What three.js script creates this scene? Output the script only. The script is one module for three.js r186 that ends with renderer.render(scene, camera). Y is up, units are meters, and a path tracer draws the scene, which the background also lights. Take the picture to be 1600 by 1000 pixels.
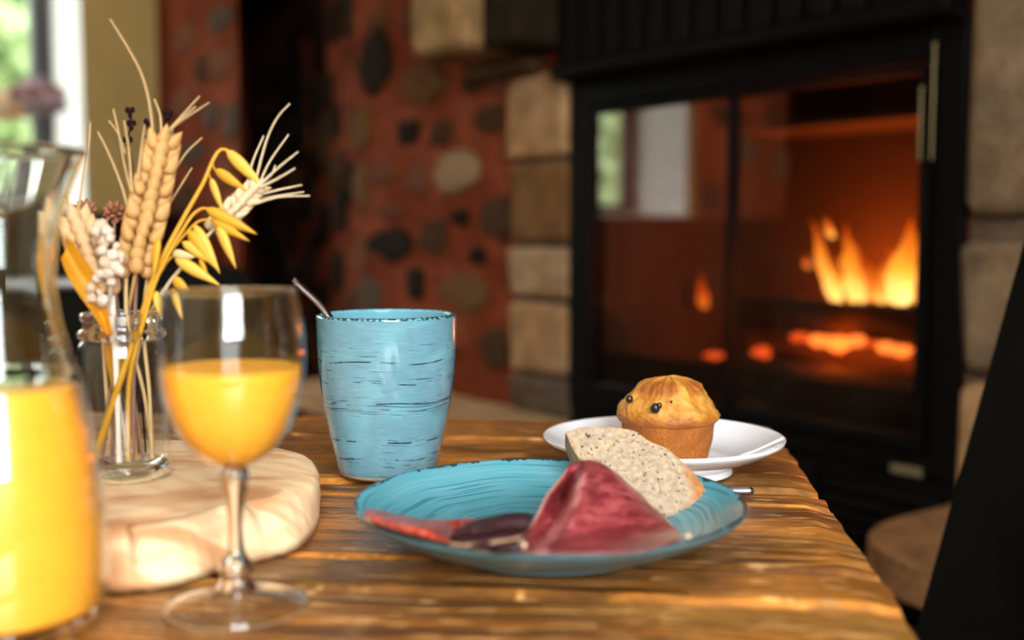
import * as THREE from 'three';
import { mergeGeometries, mergeVertices } from 'three/addons/utils/BufferGeometryUtils.js';
import { RoundedBoxGeometry } from 'three/addons/geometries/RoundedBoxGeometry.js';
import { RectAreaLightUniformsLib } from 'three/addons/lights/RectAreaLightUniformsLib.js';
import { createNoise2D, createNoise3D } from 'simplex-noise';

// ---------------------------------------------------------------- camera, sky, lights, exposure
const EXPOSURE = 1.0, SKY = 13.0;
const scene = new THREE.Scene();
const EYE = 0.925, PITCH = Math.atan(140 / 1760), F = 1760;
const camera = new THREE.PerspectiveCamera(2 * Math.atan(500 / F) * 180 / Math.PI, 1.6, 0.05, 60);
camera.position.set(0, EYE, 0);
camera.rotation.set(-PITCH, 0, 0);
camera.focus = 0.745;
camera.userData.fStop = 3.2;
const renderer = new THREE.WebGLRenderer({ antialias: true });
renderer.toneMapping = THREE.LinearToneMapping;
renderer.toneMappingExposure = EXPOSURE;
renderer.shadowMap.enabled = true;
RectAreaLightUniformsLib.init();
scene.background = new THREE.Color().setRGB(0.93, 0.98, 1.0);
scene.backgroundIntensity = SKY;

// the room's own axes: a runs along the fireplace wall, b from that wall into the room, origin at the corner by the window
const TURN = -Math.atan2(0.804, 0.594), CORNER = [-1.378, -4.446];
const CA = Math.cos(TURN), SA = Math.sin(TURN);
const room = (a, y, b) => new THREE.Vector3(CORNER[0] + CA * a + SA * b, y, CORNER[1] - SA * a + CA * b);
const ROOM_A = 6.2, ROOM_B = 4.5, ROOM_H = 3.0;
function windowLight(name, a, y, b, w, h, ta, ty, tb, power) {
  const l = new THREE.RectAreaLight(new THREE.Color(0.96, 0.98, 1.0), power, w, h);
  l.name = name; l.position.copy(room(a, y, b)); l.lookAt(room(ta, ty, tb)); scene.add(l);
}
// overcast daylight just outside the window behind the camera and outside the window in the long wall
windowLight('window_daylight', ROOM_A + 0.45, 1.85, 2.3, 1.5, 1.75, 0, 1.85, 2.3, 20);

// ---------------------------------------------------------------- helpers
const V = (x, y, z) => new THREE.Vector3(x, y, z);
function rng(s) { return () => { s = (s + 0x6d2b79f5) | 0; let t = Math.imul(s ^ (s >>> 15), 1 | s); t = (t + Math.imul(t ^ (t >>> 7), 61 | t)) ^ t; return ((t ^ (t >>> 14)) >>> 0) / 4294967296; }; }
const R = rng(7), rr = (a, b) => a + (b - a) * R();
const n2 = createNoise2D(rng(11)), n3 = createNoise3D(rng(13));
const fbm = (x, y, o = 4) => { let s = 0, a = 0.5, f = 1; for (let i = 0; i < o; i++) { s += a * n2(x * f + i * 17, y * f); a *= 0.5; f *= 2; } return s; };
const fbm3 = (x, y, z, o = 3) => { let s = 0, a = 0.5, f = 1; for (let i = 0; i < o; i++) { s += a * n3(x * f, y * f + i * 9, z * f); a *= 0.5; f *= 2; } return s; };
const clamp = (x, a = 0, b = 1) => Math.min(b, Math.max(a, x)), lerp = (a, b, t) => a + (b - a) * t;
const smooth = (a, b, x) => { const t = clamp((x - a) / (b - a)); return t * t * (3 - 2 * t); };
const mix3 = (a, b, t) => [lerp(a[0], b[0], t), lerp(a[1], b[1], t), lerp(a[2], b[2], t)];
// measured points: a sight line of the survey camera taken to a known distance or a known plane
function sight(px, py) {
  const x = (px - 800) / F, y = -(py - 500) / F, c = Math.cos(PITCH), s = Math.sin(PITCH);
  return [x, y * c - s, y * s + c];
}
const P = (px, py, d) => { const r = sight(px, py), t = d / r[2]; return V(r[0] * t, EYE + r[1] * t, -d); };
const onY = (px, py, h) => { const r = sight(px, py), t = (h - EYE) / r[1]; return V(r[0] * t, h, -r[2] * t); };
function onB(px, py, b = 0) {        // room coordinates [a, y] of a sight line on the plane at that b
  const r = sight(px, py), ox = -CORNER[0], oz = -CORNER[1];
  const b0 = SA * ox + CA * oz, db = SA * r[0] - CA * r[2], t = (b - b0) / db;
  const X = r[0] * t - CORNER[0], Z = -r[2] * t - CORNER[1];
  return [CA * X - SA * Z, EYE + r[1] * t];
}
const used = {};
function numbered(n) { used[n] = (used[n] ?? -1) + 1; return used[n] ? n + '_' + String(used[n]).padStart(3, '0') : n; }
function tag(o, label, category, group) { o.userData.label = label; if (category) o.userData.category = category; if (group) o.userData.group = group; return o; }
function thing(name, label, category, pos, turn = 0, group) {
  const o = new THREE.Group(); o.name = numbered(name); if (pos) o.position.copy(pos); o.rotation.y = turn; scene.add(o);
  return tag(o, label, category, group);
}
function part(name, geo, mat, parent) {
  const m = new THREE.Mesh(Array.isArray(geo) ? mergeGeometries(geo.map((g) => g.index ? g.toNonIndexed() : g)) : geo, mat);
  m.name = parent ? name : numbered(name);
  if (parent) { parent.userData.names ??= {}; const k = (parent.userData.names[name] = (parent.userData.names[name] ?? -1) + 1); if (k) m.name = name + '_' + String(k).padStart(3, '0'); }
  m.castShadow = m.receiveShadow = true; (parent ?? scene).add(m); return m;
}
function solo(name, geo, mat, label, category, group) { return tag(part(name, geo, mat), label, category, group); }
function struct(name, geo, mat, turned = true) {
  const m = part(name, geo, mat); m.userData.kind = 'structure';
  if (turned) { m.position.set(CORNER[0], 0, CORNER[1]); m.rotation.y = TURN; }
  return m;
}
function gridGeo(nu, nv, fn, o = {}) {    // fn(u, v) -> [x, y, z, r, g, b]
  const p = [], c = [], uv = [], ix = [];
  for (let j = 0; j <= nv; j++) for (let i = 0; i <= nu; i++) {
    const q = fn(i / nu, j / nv); p.push(q[0], q[1], q[2]); if (q.length > 3) c.push(q[3], q[4], q[5]); uv.push(i / nu, j / nv);
  }
  for (let j = 0; j < nv; j++) for (let i = 0; i < nu; i++) {
    const a = j * (nu + 1) + i, b = a + 1, d = a + nu + 1, e = d + 1;
    if (o.flip) ix.push(a, d, b, b, d, e); else ix.push(a, b, d, b, e, d);
  }
  const g = new THREE.BufferGeometry();
  g.setAttribute('position', new THREE.Float32BufferAttribute(p, 3)); g.setAttribute('uv', new THREE.Float32BufferAttribute(uv, 2));
  if (c.length) g.setAttribute('color', new THREE.Float32BufferAttribute(c, 3));
  g.setIndex(ix); g.computeVertexNormals();
  if (o.wrap) {                          // join the normals of the seam
    const n = g.attributes.normal;
    for (let j = 0; j <= nv; j++) { const a = j * (nu + 1), b = a + nu; const x = n.getX(a) + n.getX(b), y = n.getY(a) + n.getY(b), z = n.getZ(a) + n.getZ(b), l = Math.hypot(x, y, z) || 1; n.setXYZ(a, x / l, y / l, z / l); n.setXYZ(b, x / l, y / l, z / l); }
  }
  return g;
}
function spline(pts, n) { const c = new THREE.CatmullRomCurve3(pts.map((q) => q.isVector3 ? q : V(q[0], q[1], q[2] ?? 0)), false, 'centripetal'); return n ? c.getPoints(n) : c; }
function profile(pts, n = 60) { return spline(pts.map((q) => V(q[0], q[1], 0)), n).map((q) => [Math.max(q.x, 0), q.y]); }
function lathe(pts, seg = 96) { return new THREE.LatheGeometry(pts.map((q) => new THREE.Vector2(q[0], q[1])), seg); }
function tube(pts, rad, seg = 24, ring = 7, color) {   // swept round bar of varying radius; rad(t) or a number
  const c = spline(pts), fr = c.computeFrenetFrames(seg, false), f = typeof rad === 'number' ? () => rad : rad;
  return gridGeo(ring, seg, (u, v) => {
    const k = Math.round(v * seg), q = c.getPointAt(v), w = u * Math.PI * 2, r = f(v);
    q.addScaledVector(fr.normals[k], Math.cos(w) * r).addScaledVector(fr.binormals[k], Math.sin(w) * r);
    const col = color?.(v, u); return col ? [q.x, q.y, q.z, ...col] : [q.x, q.y, q.z];
  }, { wrap: true, flip: true });
}
function boxUV(g) {                       // uv in metres on every face
  const p = g.attributes.position, n = g.attributes.normal, uv = g.attributes.uv;
  for (let i = 0; i < p.count; i++) {
    const x = Math.abs(n.getX(i)), y = Math.abs(n.getY(i)), z = Math.abs(n.getZ(i));
    if (y > x && y > z) uv.setXY(i, p.getX(i), p.getZ(i)); else if (x > z) uv.setXY(i, p.getZ(i), p.getY(i)); else uv.setXY(i, p.getX(i), p.getY(i));
  }
  return g;
}
const box = (a0, a1, y0, y1, b0, b1) => boxUV(new THREE.BoxGeometry(a1 - a0, y1 - y0, b1 - b0).translate((a0 + a1) / 2, (y0 + y1) / 2, (b0 + b1) / 2));
const rbox = (a0, a1, y0, y1, b0, b1, r = 0.004) => boxUV(new RoundedBoxGeometry(a1 - a0, y1 - y0, b1 - b0, 2, r).translate((a0 + a1) / 2, (y0 + y1) / 2, (b0 + b1) / 2));
function tex(w, h, fn, o = {}) {
  const d = new Uint8Array(w * h * 4);
  for (let y = 0; y < h; y++) for (let x = 0; x < w; x++) { const c = fn((x + 0.5) / w, (y + 0.5) / h), k = (y * w + x) * 4; const g = typeof c === 'number'; d[k] = clamp(g ? c : c[0], 0, 255); d[k + 1] = clamp(g ? c : c[1], 0, 255); d[k + 2] = clamp(g ? c : c[2], 0, 255); d[k + 3] = 255; }
  const t = new THREE.DataTexture(d, w, h); t.magFilter = t.minFilter = THREE.LinearFilter; t.wrapS = t.wrapT = o.wrap ?? THREE.MirroredRepeatWrapping;
  if (o.wrapT) t.wrapT = o.wrapT;
  if (!o.data) t.colorSpace = THREE.SRGBColorSpace;
  if (o.repeat) t.repeat.set(o.repeat[0], o.repeat[1]);
  t.needsUpdate = true; return t;
}
const M = (c, rough, o = {}) => new THREE.MeshPhysicalMaterial({ color: Array.isArray(c) ? new THREE.Color().setRGB(...c) : c, roughness: rough, ...o });

// ---------------------------------------------------------------- materials
const plasterMap = tex(512, 512, (u, v) => { const k = 1 + 0.05 * fbm(u * 6, v * 6) + 0.02 * fbm(u * 60, v * 60, 2); return [232 * k, 214 * k, 172 * k]; }, { repeat: [0.4, 0.4] });
const mortarMap = tex(1024, 1024, (u, v) => {
  const big = fbm(u * 5, v * 5, 4), mid = fbm(u * 19 + 5, v * 19, 3), fine = fbm(u * 90, v * 90, 2);
  let c = mix3([105, 41, 12], [126, 60, 33], smooth(-0.25, 0.45, big)); c = mix3(c, [80, 32, 12], smooth(0.05, 0.5, mid) * 0.6);
  const k = 1 + 0.16 * fine + 0.1 * mid; return [c[0] * k, c[1] * k, c[2] * k];
}, { repeat: [0.5, 0.5] });
const mortarBump = tex(512, 512, (u, v) => 128 + 90 * fbm(u * 12, v * 12, 4) + 40 * fbm(u * 70, v * 70, 2), { data: true, repeat: [1, 1] });
const stoneMap = tex(512, 512, (u, v) => { const k = 1 + 0.22 * fbm(u * 5, v * 5, 4) + 0.14 * fbm(u * 34, v * 34, 3), w = fbm(u * 3 + 9, v * 3, 2); return [222 * k, (212 - 10 * w) * k, (196 - 22 * w) * k]; }, { repeat: [1.6, 1.6] });
const plaster = M(0xffffff, 0.92, { map: plasterMap });
const ceilMat = M([0.86, 0.83, 0.77], 0.95);
const mortar = M(0xffffff, 0.95, { specularIntensity: 0.3, map: mortarMap, bumpMap: mortarBump, bumpScale: 0.012 });
const mortarPink = M([2.4, 2.6, 2.9], 0.95, { map: mortarMap, bumpMap: mortarBump, bumpScale: 0.012 });
const stoneMat = (r, g, b) => M([r, g, b], 0.95, { specularIntensity: 0.25, map: stoneMap, bumpMap: mortarBump, bumpScale: 0.006 });
const STONES = { black: stoneMat(0.007, 0.005, 0.003), dark: stoneMat(0.022, 0.014, 0.007), taupe: stoneMat(0.2, 0.15, 0.1), umber: stoneMat(0.085, 0.046, 0.02), tan: stoneMat(0.19, 0.1, 0.04), pale: stoneMat(0.4, 0.28, 0.18), buff: stoneMat(0.4, 0.25, 0.14), grey: stoneMat(0.12, 0.09, 0.07), rose: stoneMat(0.22, 0.09, 0.052) };
const iron = M([0.0022, 0.002, 0.0018], 0.6, { specularIntensity: 0.12 });
const ironDull = M([0.0042, 0.0032, 0.0026], 0.8, { specularIntensity: 0.12 });
const soot = M([0.034, 0.022, 0.016], 0.95, { bumpMap: mortarBump, bumpScale: 0.004 });
const brass = M([0.2, 0.17, 0.08], 0.45, { metalness: 1 });
const steel = M([0.34, 0.32, 0.34], 0.25, { metalness: 1 });
const paneGlass = M(0xffffff, 0.02, { transmission: 1, thickness: 0, ior: 1.5 });
const stoveGlass = M([0.93, 0.88, 0.82], 0.01, { transmission: 1, thickness: 0, ior: 2.1 });
const thinGlass = M([0.985, 0.995, 0.99], 0.0, { transmission: 1, thickness: 0, ior: 1.5 });
const solidGlass = M([0.98, 1, 0.99], 0.0, { transmission: 1, thickness: 0.01, ior: 1.5 });
const frameGrey = M([0.035, 0.036, 0.038], 0.5);
const darkWoodMap = tex(512, 256, (u, v) => { const g = fbm(u * 3, v * 40, 4), k = 1 + 0.4 * g; return [74 * k, 44 * k, 26 * k]; }, { repeat: [0.8, 1.6] });
const darkWood = M([0.2, 0.16, 0.12], 0.75, { specularIntensity: 0.12, map: darkWoodMap });
const blackLeather = M([0.0034, 0.0033, 0.0018], 0.75, { specularIntensity: 0.14, bumpMap: tex(512, 512, (u, v) => 128 + 100 * fbm(u * 60, v * 60, 2), { data: true, repeat: [4, 4] }), bumpScale: 0.0006 });

// ---------------------------------------------------------------- the setting
const floorMap = tex(512, 512, (u, v) => { const g = 1 + 0.25 * fbm(u * 8, v * 8, 4); return [120 * g, 84 * g, 58 * g]; }, { repeat: [0.6, 0.6] });
struct('floor', box(-1.6, ROOM_A + 0.6, -0.2, 0, -1.4, ROOM_B + 0.6), M(0xffffff, 0.4, { map: floorMap }));
struct('ceiling', box(-1.6, ROOM_A + 0.6, ROOM_H, ROOM_H + 0.25, -1.4, ROOM_B + 0.6), ceilMat);
const AL0 = 0.774, AL1 = 1.579, AL_H = 1.8;              // the recess opening; the passage behind is made up, set oblique to fall dark
const ST0 = 2.545, ST1 = 3.447, ST_Y0 = 0.3, ST_Y1 = 1.24;               // the stove's opening
const plan = (pts, y0, y1) => { const q = new THREE.Shape(); pts.forEach(([a, b], k) => k ? q.lineTo(a, -b) : q.moveTo(a, -b)); return boxUV(new THREE.ExtrudeGeometry(q, { depth: y1 - y0, bevelEnabled: false }).rotateX(-Math.PI / 2).translate(0, y0, 0)); };
const wallBack = struct('wall_back', [
  plan([[-0.5, 0], [AL0, 0], [0.4, -0.16], [-0.5, -0.16]], 0, ROOM_H), box(AL0, AL1, AL_H, ROOM_H, -0.4, 0), box(AL1, ST0, 0, ROOM_H, -0.45, 0),
  box(ST0, ST1, 0, ST_Y0, -0.45, 0), box(ST0, ST1, ST_Y1, ROOM_H, -0.45, 0), box(ST1, ROOM_A + 0.5, 0, ROOM_H, -0.45, 0),
  box(ST0 - 0.1, ST1 + 0.1, 0, ROOM_H, -0.75, -0.45),
], mortar);
const alcove = struct('wall_recess_oblique', [plan([[AL1, -0.06], [AL1, -0.46], [-1.5, -1.4], [-1.5, -0.984]], 0, ROOM_H), box(-1.5, -1.3, 0, ROOM_H, -0.98, -0.16), box(-1.3, -0.5, 0, ROOM_H, -0.16, 0)], mortar);
// window wall: the opening shows the white reveal, the far stretch is rough stone
const W0 = 0.285, W1 = 2.92, WY0 = 1.0, WY1 = 2.15, PL = 2.98;
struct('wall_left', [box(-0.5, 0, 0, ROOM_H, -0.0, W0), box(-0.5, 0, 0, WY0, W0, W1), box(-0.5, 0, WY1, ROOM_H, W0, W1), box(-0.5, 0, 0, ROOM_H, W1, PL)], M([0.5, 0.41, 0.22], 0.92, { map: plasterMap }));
struct('trim_3', [box(-0.41, -0.001, WY0, WY1, W0 - 0.001, W0 + 0.004), box(-0.41, -0.001, WY0, WY1, W1 - 0.004, W1 + 0.001), box(-0.41, -0.001, WY1 - 0.004, WY1 + 0.001, W0, W1), box(-0.41, 0.02, WY0 - 0.001, WY0 + 0.012, W0, W1)], M([0.84, 0.83, 0.79], 0.8));
const wallLeftStone = struct('wall_left_stone', box(-0.5, 0, 0, ROOM_H, PL, ROOM_B + 0.5), mortarPink);
const wFrame = (name, list, mat) => struct(name, list, mat);
const win1 = wFrame('window_1', [
  box(-0.47, -0.41, WY0, WY1, W0, W0 + 0.075), box(-0.47, -0.41, WY0, WY1, W1 - 0.075, W1), box(-0.47, -0.41, WY0, WY0 + 0.07, W0 + 0.075, W1 - 0.075), box(-0.47, -0.41, WY1 - 0.07, WY1, W0 + 0.075, W1 - 0.075),
  box(-0.47, -0.41, WY0 + 0.07, WY1 - 0.07, 1.12, 1.19), box(-0.47, -0.41, WY0 + 0.07, WY1 - 0.07, 2.0, 2.07)], frameGrey);
part('pane', box(-0.445, -0.4445, WY0 + 0.07, WY1 - 0.07, W0 + 0.075, 1.12), paneGlass, win1);
part('pane', box(-0.445, -0.4445, WY0 + 0.07, WY1 - 0.07, 1.19, 2.0), paneGlass, win1);
part('pane', box(-0.445, -0.4445, WY0 + 0.07, WY1 - 0.07, 2.07, W1 - 0.075), paneGlass, win1);
// long wall behind and left of the camera, with its window
struct('wall_front', box(0, ROOM_A, 0, ROOM_H, ROOM_B, ROOM_B + 0.4), plaster);
// end wall with the two-pane window behind the camera
const D0 = 1.55, D1 = 3.05, DY0 = 0.98, DY1 = 2.72;
struct('wall_right', [box(ROOM_A, ROOM_A + 0.4, 0, ROOM_H, 0, D0), box(ROOM_A, ROOM_A + 0.4, 0, ROOM_H, D1, ROOM_B), box(ROOM_A, ROOM_A + 0.4, DY1, ROOM_H, D0, D1), box(ROOM_A, ROOM_A + 0.4, 0, DY0, D0, D1)], plaster);
struct('window_2', [box(ROOM_A + 0.25, ROOM_A + 0.31, DY0, DY1, D0, D0 + 0.07), box(ROOM_A + 0.25, ROOM_A + 0.31, DY0, DY1, D1 - 0.07, D1), box(ROOM_A + 0.25, ROOM_A + 0.31, DY0, DY1, (D0 + D1) / 2 - 0.06, (D0 + D1) / 2 + 0.06), box(ROOM_A + 0.25, ROOM_A + 0.31, DY0, DY0 + 0.07, D0, D1), box(ROOM_A + 0.25, ROOM_A + 0.31, DY1 - 0.07, DY1, D0, D1)], frameGrey);

// ---------------------------------------------------------------- stones in the walls
function stoneGeo(seed, sharp = 0) {
  const q = rng(seed), N = 14, rad = [];
  for (let i = 0; i < N; i++) rad.push(0.5 * (0.77 + 0.42 * q()) * (sharp ? Math.min(1.28, 1 / Math.max(Math.abs(Math.cos(i / N * Math.PI * 2)), Math.abs(Math.sin(i / N * Math.PI * 2)))) : 1));
  return gridGeo(N, 4, (u, v) => {
    const i = Math.round(u * N) % N, w = u * Math.PI * 2, k = [1, 0.97, 0.86, 0.55, 0.001][Math.round(v * 4)], z = [-0.3, 0.45, 0.85, 1, 1][Math.round(v * 4)];
    return [Math.cos(w) * rad[i] * k, Math.sin(w) * rad[i] * k, z + (k < 0.9 ? 0.25 * (q() - 0.5) : 0)];
  }, { wrap: true });
}
const stoneShapes = []; for (let i = 0; i < 10; i++) stoneShapes.push(stoneGeo(100 + i * 7, i > 5 ? 1 : 0));
const placed = [];
function stone(parent, a, y, w, h, kind, proud = 0.012, b = 0, facing = 0) {
  const m = part('stone', stoneShapes[Math.floor(R() * stoneShapes.length)], STONES[kind], parent);
  m.position.set(a, y, b); m.scale.set(w, h, proud); m.rotation.y = facing; return m;
}
function stonePx(px, py, w, h, kind, proud = 0.014) {        // a stone surveyed on the fireplace wall
  const [a, y] = onB(px, py), [a1] = onB(px + w / 2, py), [a0] = onB(px - w / 2, py), [, y1] = onB(px, py - h / 2), [, y0] = onB(px, py + h / 2);
  placed.push([a, y, Math.max(a1 - a0, y1 - y0)]); stone(wallBack, a, y, a1 - a0, y1 - y0, kind, proud);
}
for (const s of [
  [588, 100, 62, 104, 'dark'], [715, 270, 84, 70, 'pale'], [640, 206, 34, 38, 'dark'], [692, 207, 32, 36, 'umber'], [768, 185, 44, 50, 'umber'], [664, 128, 72, 76, 'tan'], [782, 340, 60, 78, 'umber'],
  [612, 382, 70, 52, 'dark'], [680, 370, 42, 58, 'umber'], [652, 445, 26, 46, 'dark'], [728, 458, 74, 62, 'tan'], [578, 462, 40, 60, 'grey'], [648, 32, 36, 40, 'rose'], [592, 30, 36, 30, 'rose'], [740, 130, 30, 40, 'umber'],
  [775, 545, 58, 70, 'umber'], [600, 270, 34, 40, 'rose'], [655, 280, 34, 56, 'rose'], [722, 340, 28, 26, 'dark'], [782, 130, 26, 24, 'rose'], [567, 292, 24, 84, 'tan'], [566, 205, 24, 66, 'tan'], [565, 400, 24, 60, 'rose'], [690, 545, 50, 40, 'umber'], [748, 400, 26, 30, 'dark'], [610, 330, 40, 24, 'rose'], [640, 500, 44, 36, 'rose'],
  [345, 100, 34, 44, 'rose'], [316, 108, 26, 48, 'umber'], [330, 182, 26, 40, 'grey'], [352, 270, 30, 46, 'rose'], [290, 60, 32, 40, 'rose'], [285, 160, 30, 44, 'rose'], [300, 240, 34, 36, 'grey'], [345, 30, 36, 36, 'grey'], [362, 190, 22, 60, 'grey'], [290, 320, 30, 60, 'umber'], [340, 350, 36, 44, 'grey'], [270, 250, 16, 50, 'rose'], [322, 420, 40, 44, 'umber'], [362, 330, 20, 50, 'pale'],
]) stonePx(...s);
for (let i = 0, tries = 0; i < 60 && tries < 3000; tries++) {           // the rest of that wall, above and to the right
  const a = rr(0.05, 6.8), y = rr(0.1, 2.5), s = rr(0.07, 0.17);
  if ((a > AL0 - 0.1 && a < AL1 + 0.1) || (a > 2.2 && a < 3.75) || (y > 0.5 && y < 1.36 && a < 2.6)) continue;
  if (placed.some((p) => Math.hypot(p[0] - a, p[1] - y) < (p[2] + s) * 0.55)) continue;
  placed.push([a, y, s]); i++; stone(wallBack, a, y, s * rr(0.8, 1.3), s, ['umber', 'rose', 'tan', 'dark', 'grey'][Math.floor(R() * 5)]);
}
for (let i = 0, tries = 0, got = []; i < 90 && tries < 4000; tries++) {  // the oblique recess wall: larger, mostly dark stones
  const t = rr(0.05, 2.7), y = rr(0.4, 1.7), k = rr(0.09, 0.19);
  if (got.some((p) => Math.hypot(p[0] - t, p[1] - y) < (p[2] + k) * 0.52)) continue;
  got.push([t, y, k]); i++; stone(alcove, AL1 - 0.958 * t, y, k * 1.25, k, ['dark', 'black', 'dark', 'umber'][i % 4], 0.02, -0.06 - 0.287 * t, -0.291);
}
for (let i = 0, tries = 0, got = []; i < 30 && tries < 900; tries++) {
  const b = rr(PL + 0.1, ROOM_B - 0.1), y = rr(0.2, 2.4), s = rr(0.1, 0.22);
  if (got.some((p) => Math.hypot(p[0] - b, p[1] - y) < (p[2] + s) * 0.55)) continue;
  got.push([b, y, s]); i++; stone(wallLeftStone, 0, y, s * 1.1, s, ['rose', 'pale', 'grey'][i % 3], 0.02, b, Math.PI / 2);
}
// dressed stones: a column left of the stove, blocks right of it
function block(a0, a1, y0, y1, kind, proud, r = 0.018, parent = wallBack) {
  const g = new RoundedBoxGeometry(a1 - a0, y1 - y0, proud + 0.06, 5, r).translate((a0 + a1) / 2, (y0 + y1) / 2, (proud - 0.06) / 2), p = g.attributes.position;
  for (let i = 0; i < p.count; i++) { const x = p.getX(i), y = p.getY(i), z = p.getZ(i); p.setXYZ(i, x + 0.008 * n3(x * 9, y * 9, z * 9), y + 0.006 * n3(x * 9 + 40, y * 9, z * 9), z + 0.012 * n3(x * 11, y * 11, 70)); }
  g.computeVertexNormals(); return part('block', boxUV(g), STONES[kind], parent);
}
block(2.335, 2.545, 1.085, 1.262, 'buff', 0.03); block(2.35, 2.545, 0.9, 1.076, 'tan', 0.026); block(2.335, 2.545, 0.775, 0.89, 'pale', 0.03); block(2.335, 2.545, 0.612, 0.762, 'buff', 0.03); block(2.34, 2.545, 0.515, 0.6, 'grey', 0.028);
block(3.448, 3.95, 0.52, 1.9, 'grey', 0.004); block(3.456, 3.86, 0.94, 1.5, 'taupe', 0.03, 0.03); block(3.453, 3.62, 0.72, 0.905, 'taupe', 0.028); block(3.63, 3.9, 0.7, 0.92, 'taupe', 0.03); block(3.457, 3.7, 0.53, 0.705, 'buff', 0.03); block(3.71, 3.95, 0.53, 0.69, 'taupe', 0.03);
block(3.5, 3.9, 1.515, 1.9, 'taupe', 0.03, 0.03); block(2.33, 2.545, 0.518, 1.262, 'grey', 0.006);

// stone ledges either side of the stove
function ledgeGeo(a0, a1, depth, y0, y1, roundLeft, roundRight) {
  const s = new THREE.Shape(), r = 0.17; s.moveTo(a0, 0);
  if (roundLeft) { s.lineTo(a0, depth - r); s.quadraticCurveTo(a0 + 0.008, depth - 0.012, a0 + r, depth); } else s.lineTo(a0, depth);
  if (roundRight) { s.lineTo(a1 - r, depth); s.quadraticCurveTo(a1 - 0.01, depth - 0.01, a1, depth - r); } else s.lineTo(a1, depth);
  s.lineTo(a1, 0);
  const g = new THREE.ExtrudeGeometry(s, { depth: y1 - y0 - 0.016, bevelEnabled: true, bevelSize: 0.008, bevelThickness: 0.008, bevelSegments: 3, curveSegments: 16 });
  return boxUV(g.rotateX(Math.PI / 2).translate(0, y1 - 0.008, 0));
}
const ledge = struct('trim_1', ledgeGeo(AL1 + 0.02, 2.52, 0.26, 0.462, 0.518, false, true), stoneMat(0.52, 0.34, 0.2));
const ledge2 = struct('trim_2', ledgeGeo(3.46, 5.2, 0.33, 0.462, 0.52, true, false), stoneMat(0.36, 0.2, 0.1));
part('plinth', box(AL1 + 0.04, 2.5, 0, 0.46, 0, 0.2), mortar, ledge);
part('plinth', box(3.62, 5.2, 0, 0.46, 0, 0.24), ironDull, ledge2);

// corbel carrying the dark beam
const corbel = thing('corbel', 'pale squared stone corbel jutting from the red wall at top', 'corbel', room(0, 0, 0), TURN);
{
  const face = new RoundedBoxGeometry(0.21, 0.3, 0.2, 4, 0.03).translate(2.3, 1.455, 0.1005); part('front_block', boxUV(face), stoneMat(0.33, 0.22, 0.11), corbel);
  const under = new RoundedBoxGeometry(0.22, 0.033, 0.05, 3, 0.012).translate(2.33, 1.285, 0.0255); part('shadow_slab', boxUV(under), STONES.umber, corbel);  // dark slab standing in for the shadow band under the corbel
  const side = new RoundedBoxGeometry(0.138, 0.3, 0.15, 4, 0.02).translate(2.475, 1.455, 0.0755); part('side_shade_block', boxUV(side), stoneMat(0.02, 0.014, 0.006), corbel);  // near-black stone paints the shade on the corbel's right side
}
const beam = thing('mantel_beam', 'dark timber beam lying over the corbel and the stove', 'beam', room(0, 0, 0), TURN);
part('timber', rbox(1.95, 4.1, 1.607, 1.78, 0.001, 0.24, 0.01), darkWood, beam);
// ---------------------------------------------------------------- ribbed hood panel above the stove
const hood = thing('hood_panel', 'black ribbed iron panel above the stove door', 'panel', room(0, 0, 0), TURN);
part('back_sheet', box(2.548, 3.456, 1.23, 1.6, 0.021, 0.05), ironDull, hood);
for (let i = 0; i < 14; i++) { const a = 2.58 + i * 0.0622; part('rib', rbox(a, a + 0.044, 1.262, 1.596, 0.05, 0.072, 0.006), ironDull, hood); }
part('lower_rail', rbox(2.548, 3.456, 1.234, 1.262, 0.022, 0.075, 0.005), iron, hood);

// ---------------------------------------------------------------- the stove
const stove = thing('wood_stove', 'black built-in wood stove with a glazed double door and a burning fire', 'stove', room(0, 0, 0), TURN);
const GL0 = 2.61, GL1 = 3.392, GY0 = 0.603, GY1 = 1.165, GM = 3.0;
part('surround', [rbox(ST0 + 0.002, GL0 - 0.012, 0.55, 1.236, -0.04, 0.02, 0.005), rbox(GL1 + 0.012, ST1 + 0.008, 0.55, 1.236, 0.0005, 0.02, 0.005), rbox(GL0 - 0.012, GL1 + 0.012, GY1 + 0.014, 1.236, -0.04, 0.02, 0.005), rbox(GL0 - 0.012, GL1 + 0.012, 0.55, GY0 - 0.022, -0.04, 0.02, 0.005)], iron, stove);
for (const [l, r] of [[GL0, GM], [GM, GL1]]) {
  const d = part('door', [rbox(l - (l === GM ? 0 : 0.008), l + (l === GM ? 0.003 : 0.008), GY0 - 0.018, GY1 + 0.01, 0.0, 0.026, 0.003), rbox(r - (r === GM ? 0.003 : 0.008), r + (r === GM ? -0.0003 : 0.008), GY0 - 0.018, GY1 + 0.01, 0.0, 0.026, 0.003), rbox(l, r, GY1 - 0.004, GY1 + 0.01, 0.0, 0.026, 0.003), rbox(l, r, GY0 - 0.018, GY0 + 0.006, 0.0, 0.026, 0.003)], iron, stove);
  part('glass_pane', box(l + 0.003, r - 0.003, GY0, GY1, 0.01, 0.0105), stoveGlass, d);
}
const knob = (a, y, s, m) => part('knob', lathe(profile([[0, 0.03], [0.007, 0.029], [0.011, 0.022], [0.008, 0.012], [0.005, 0.004], [0.006, -0.006]], 24), 20).rotateX(Math.PI / 2).scale(s, s, s).translate(a, y, 0.028), m, stove);
knob(3.0, 0.585, 1.2, iron); knob(3.03, 0.55, 1.3, brass);
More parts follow.
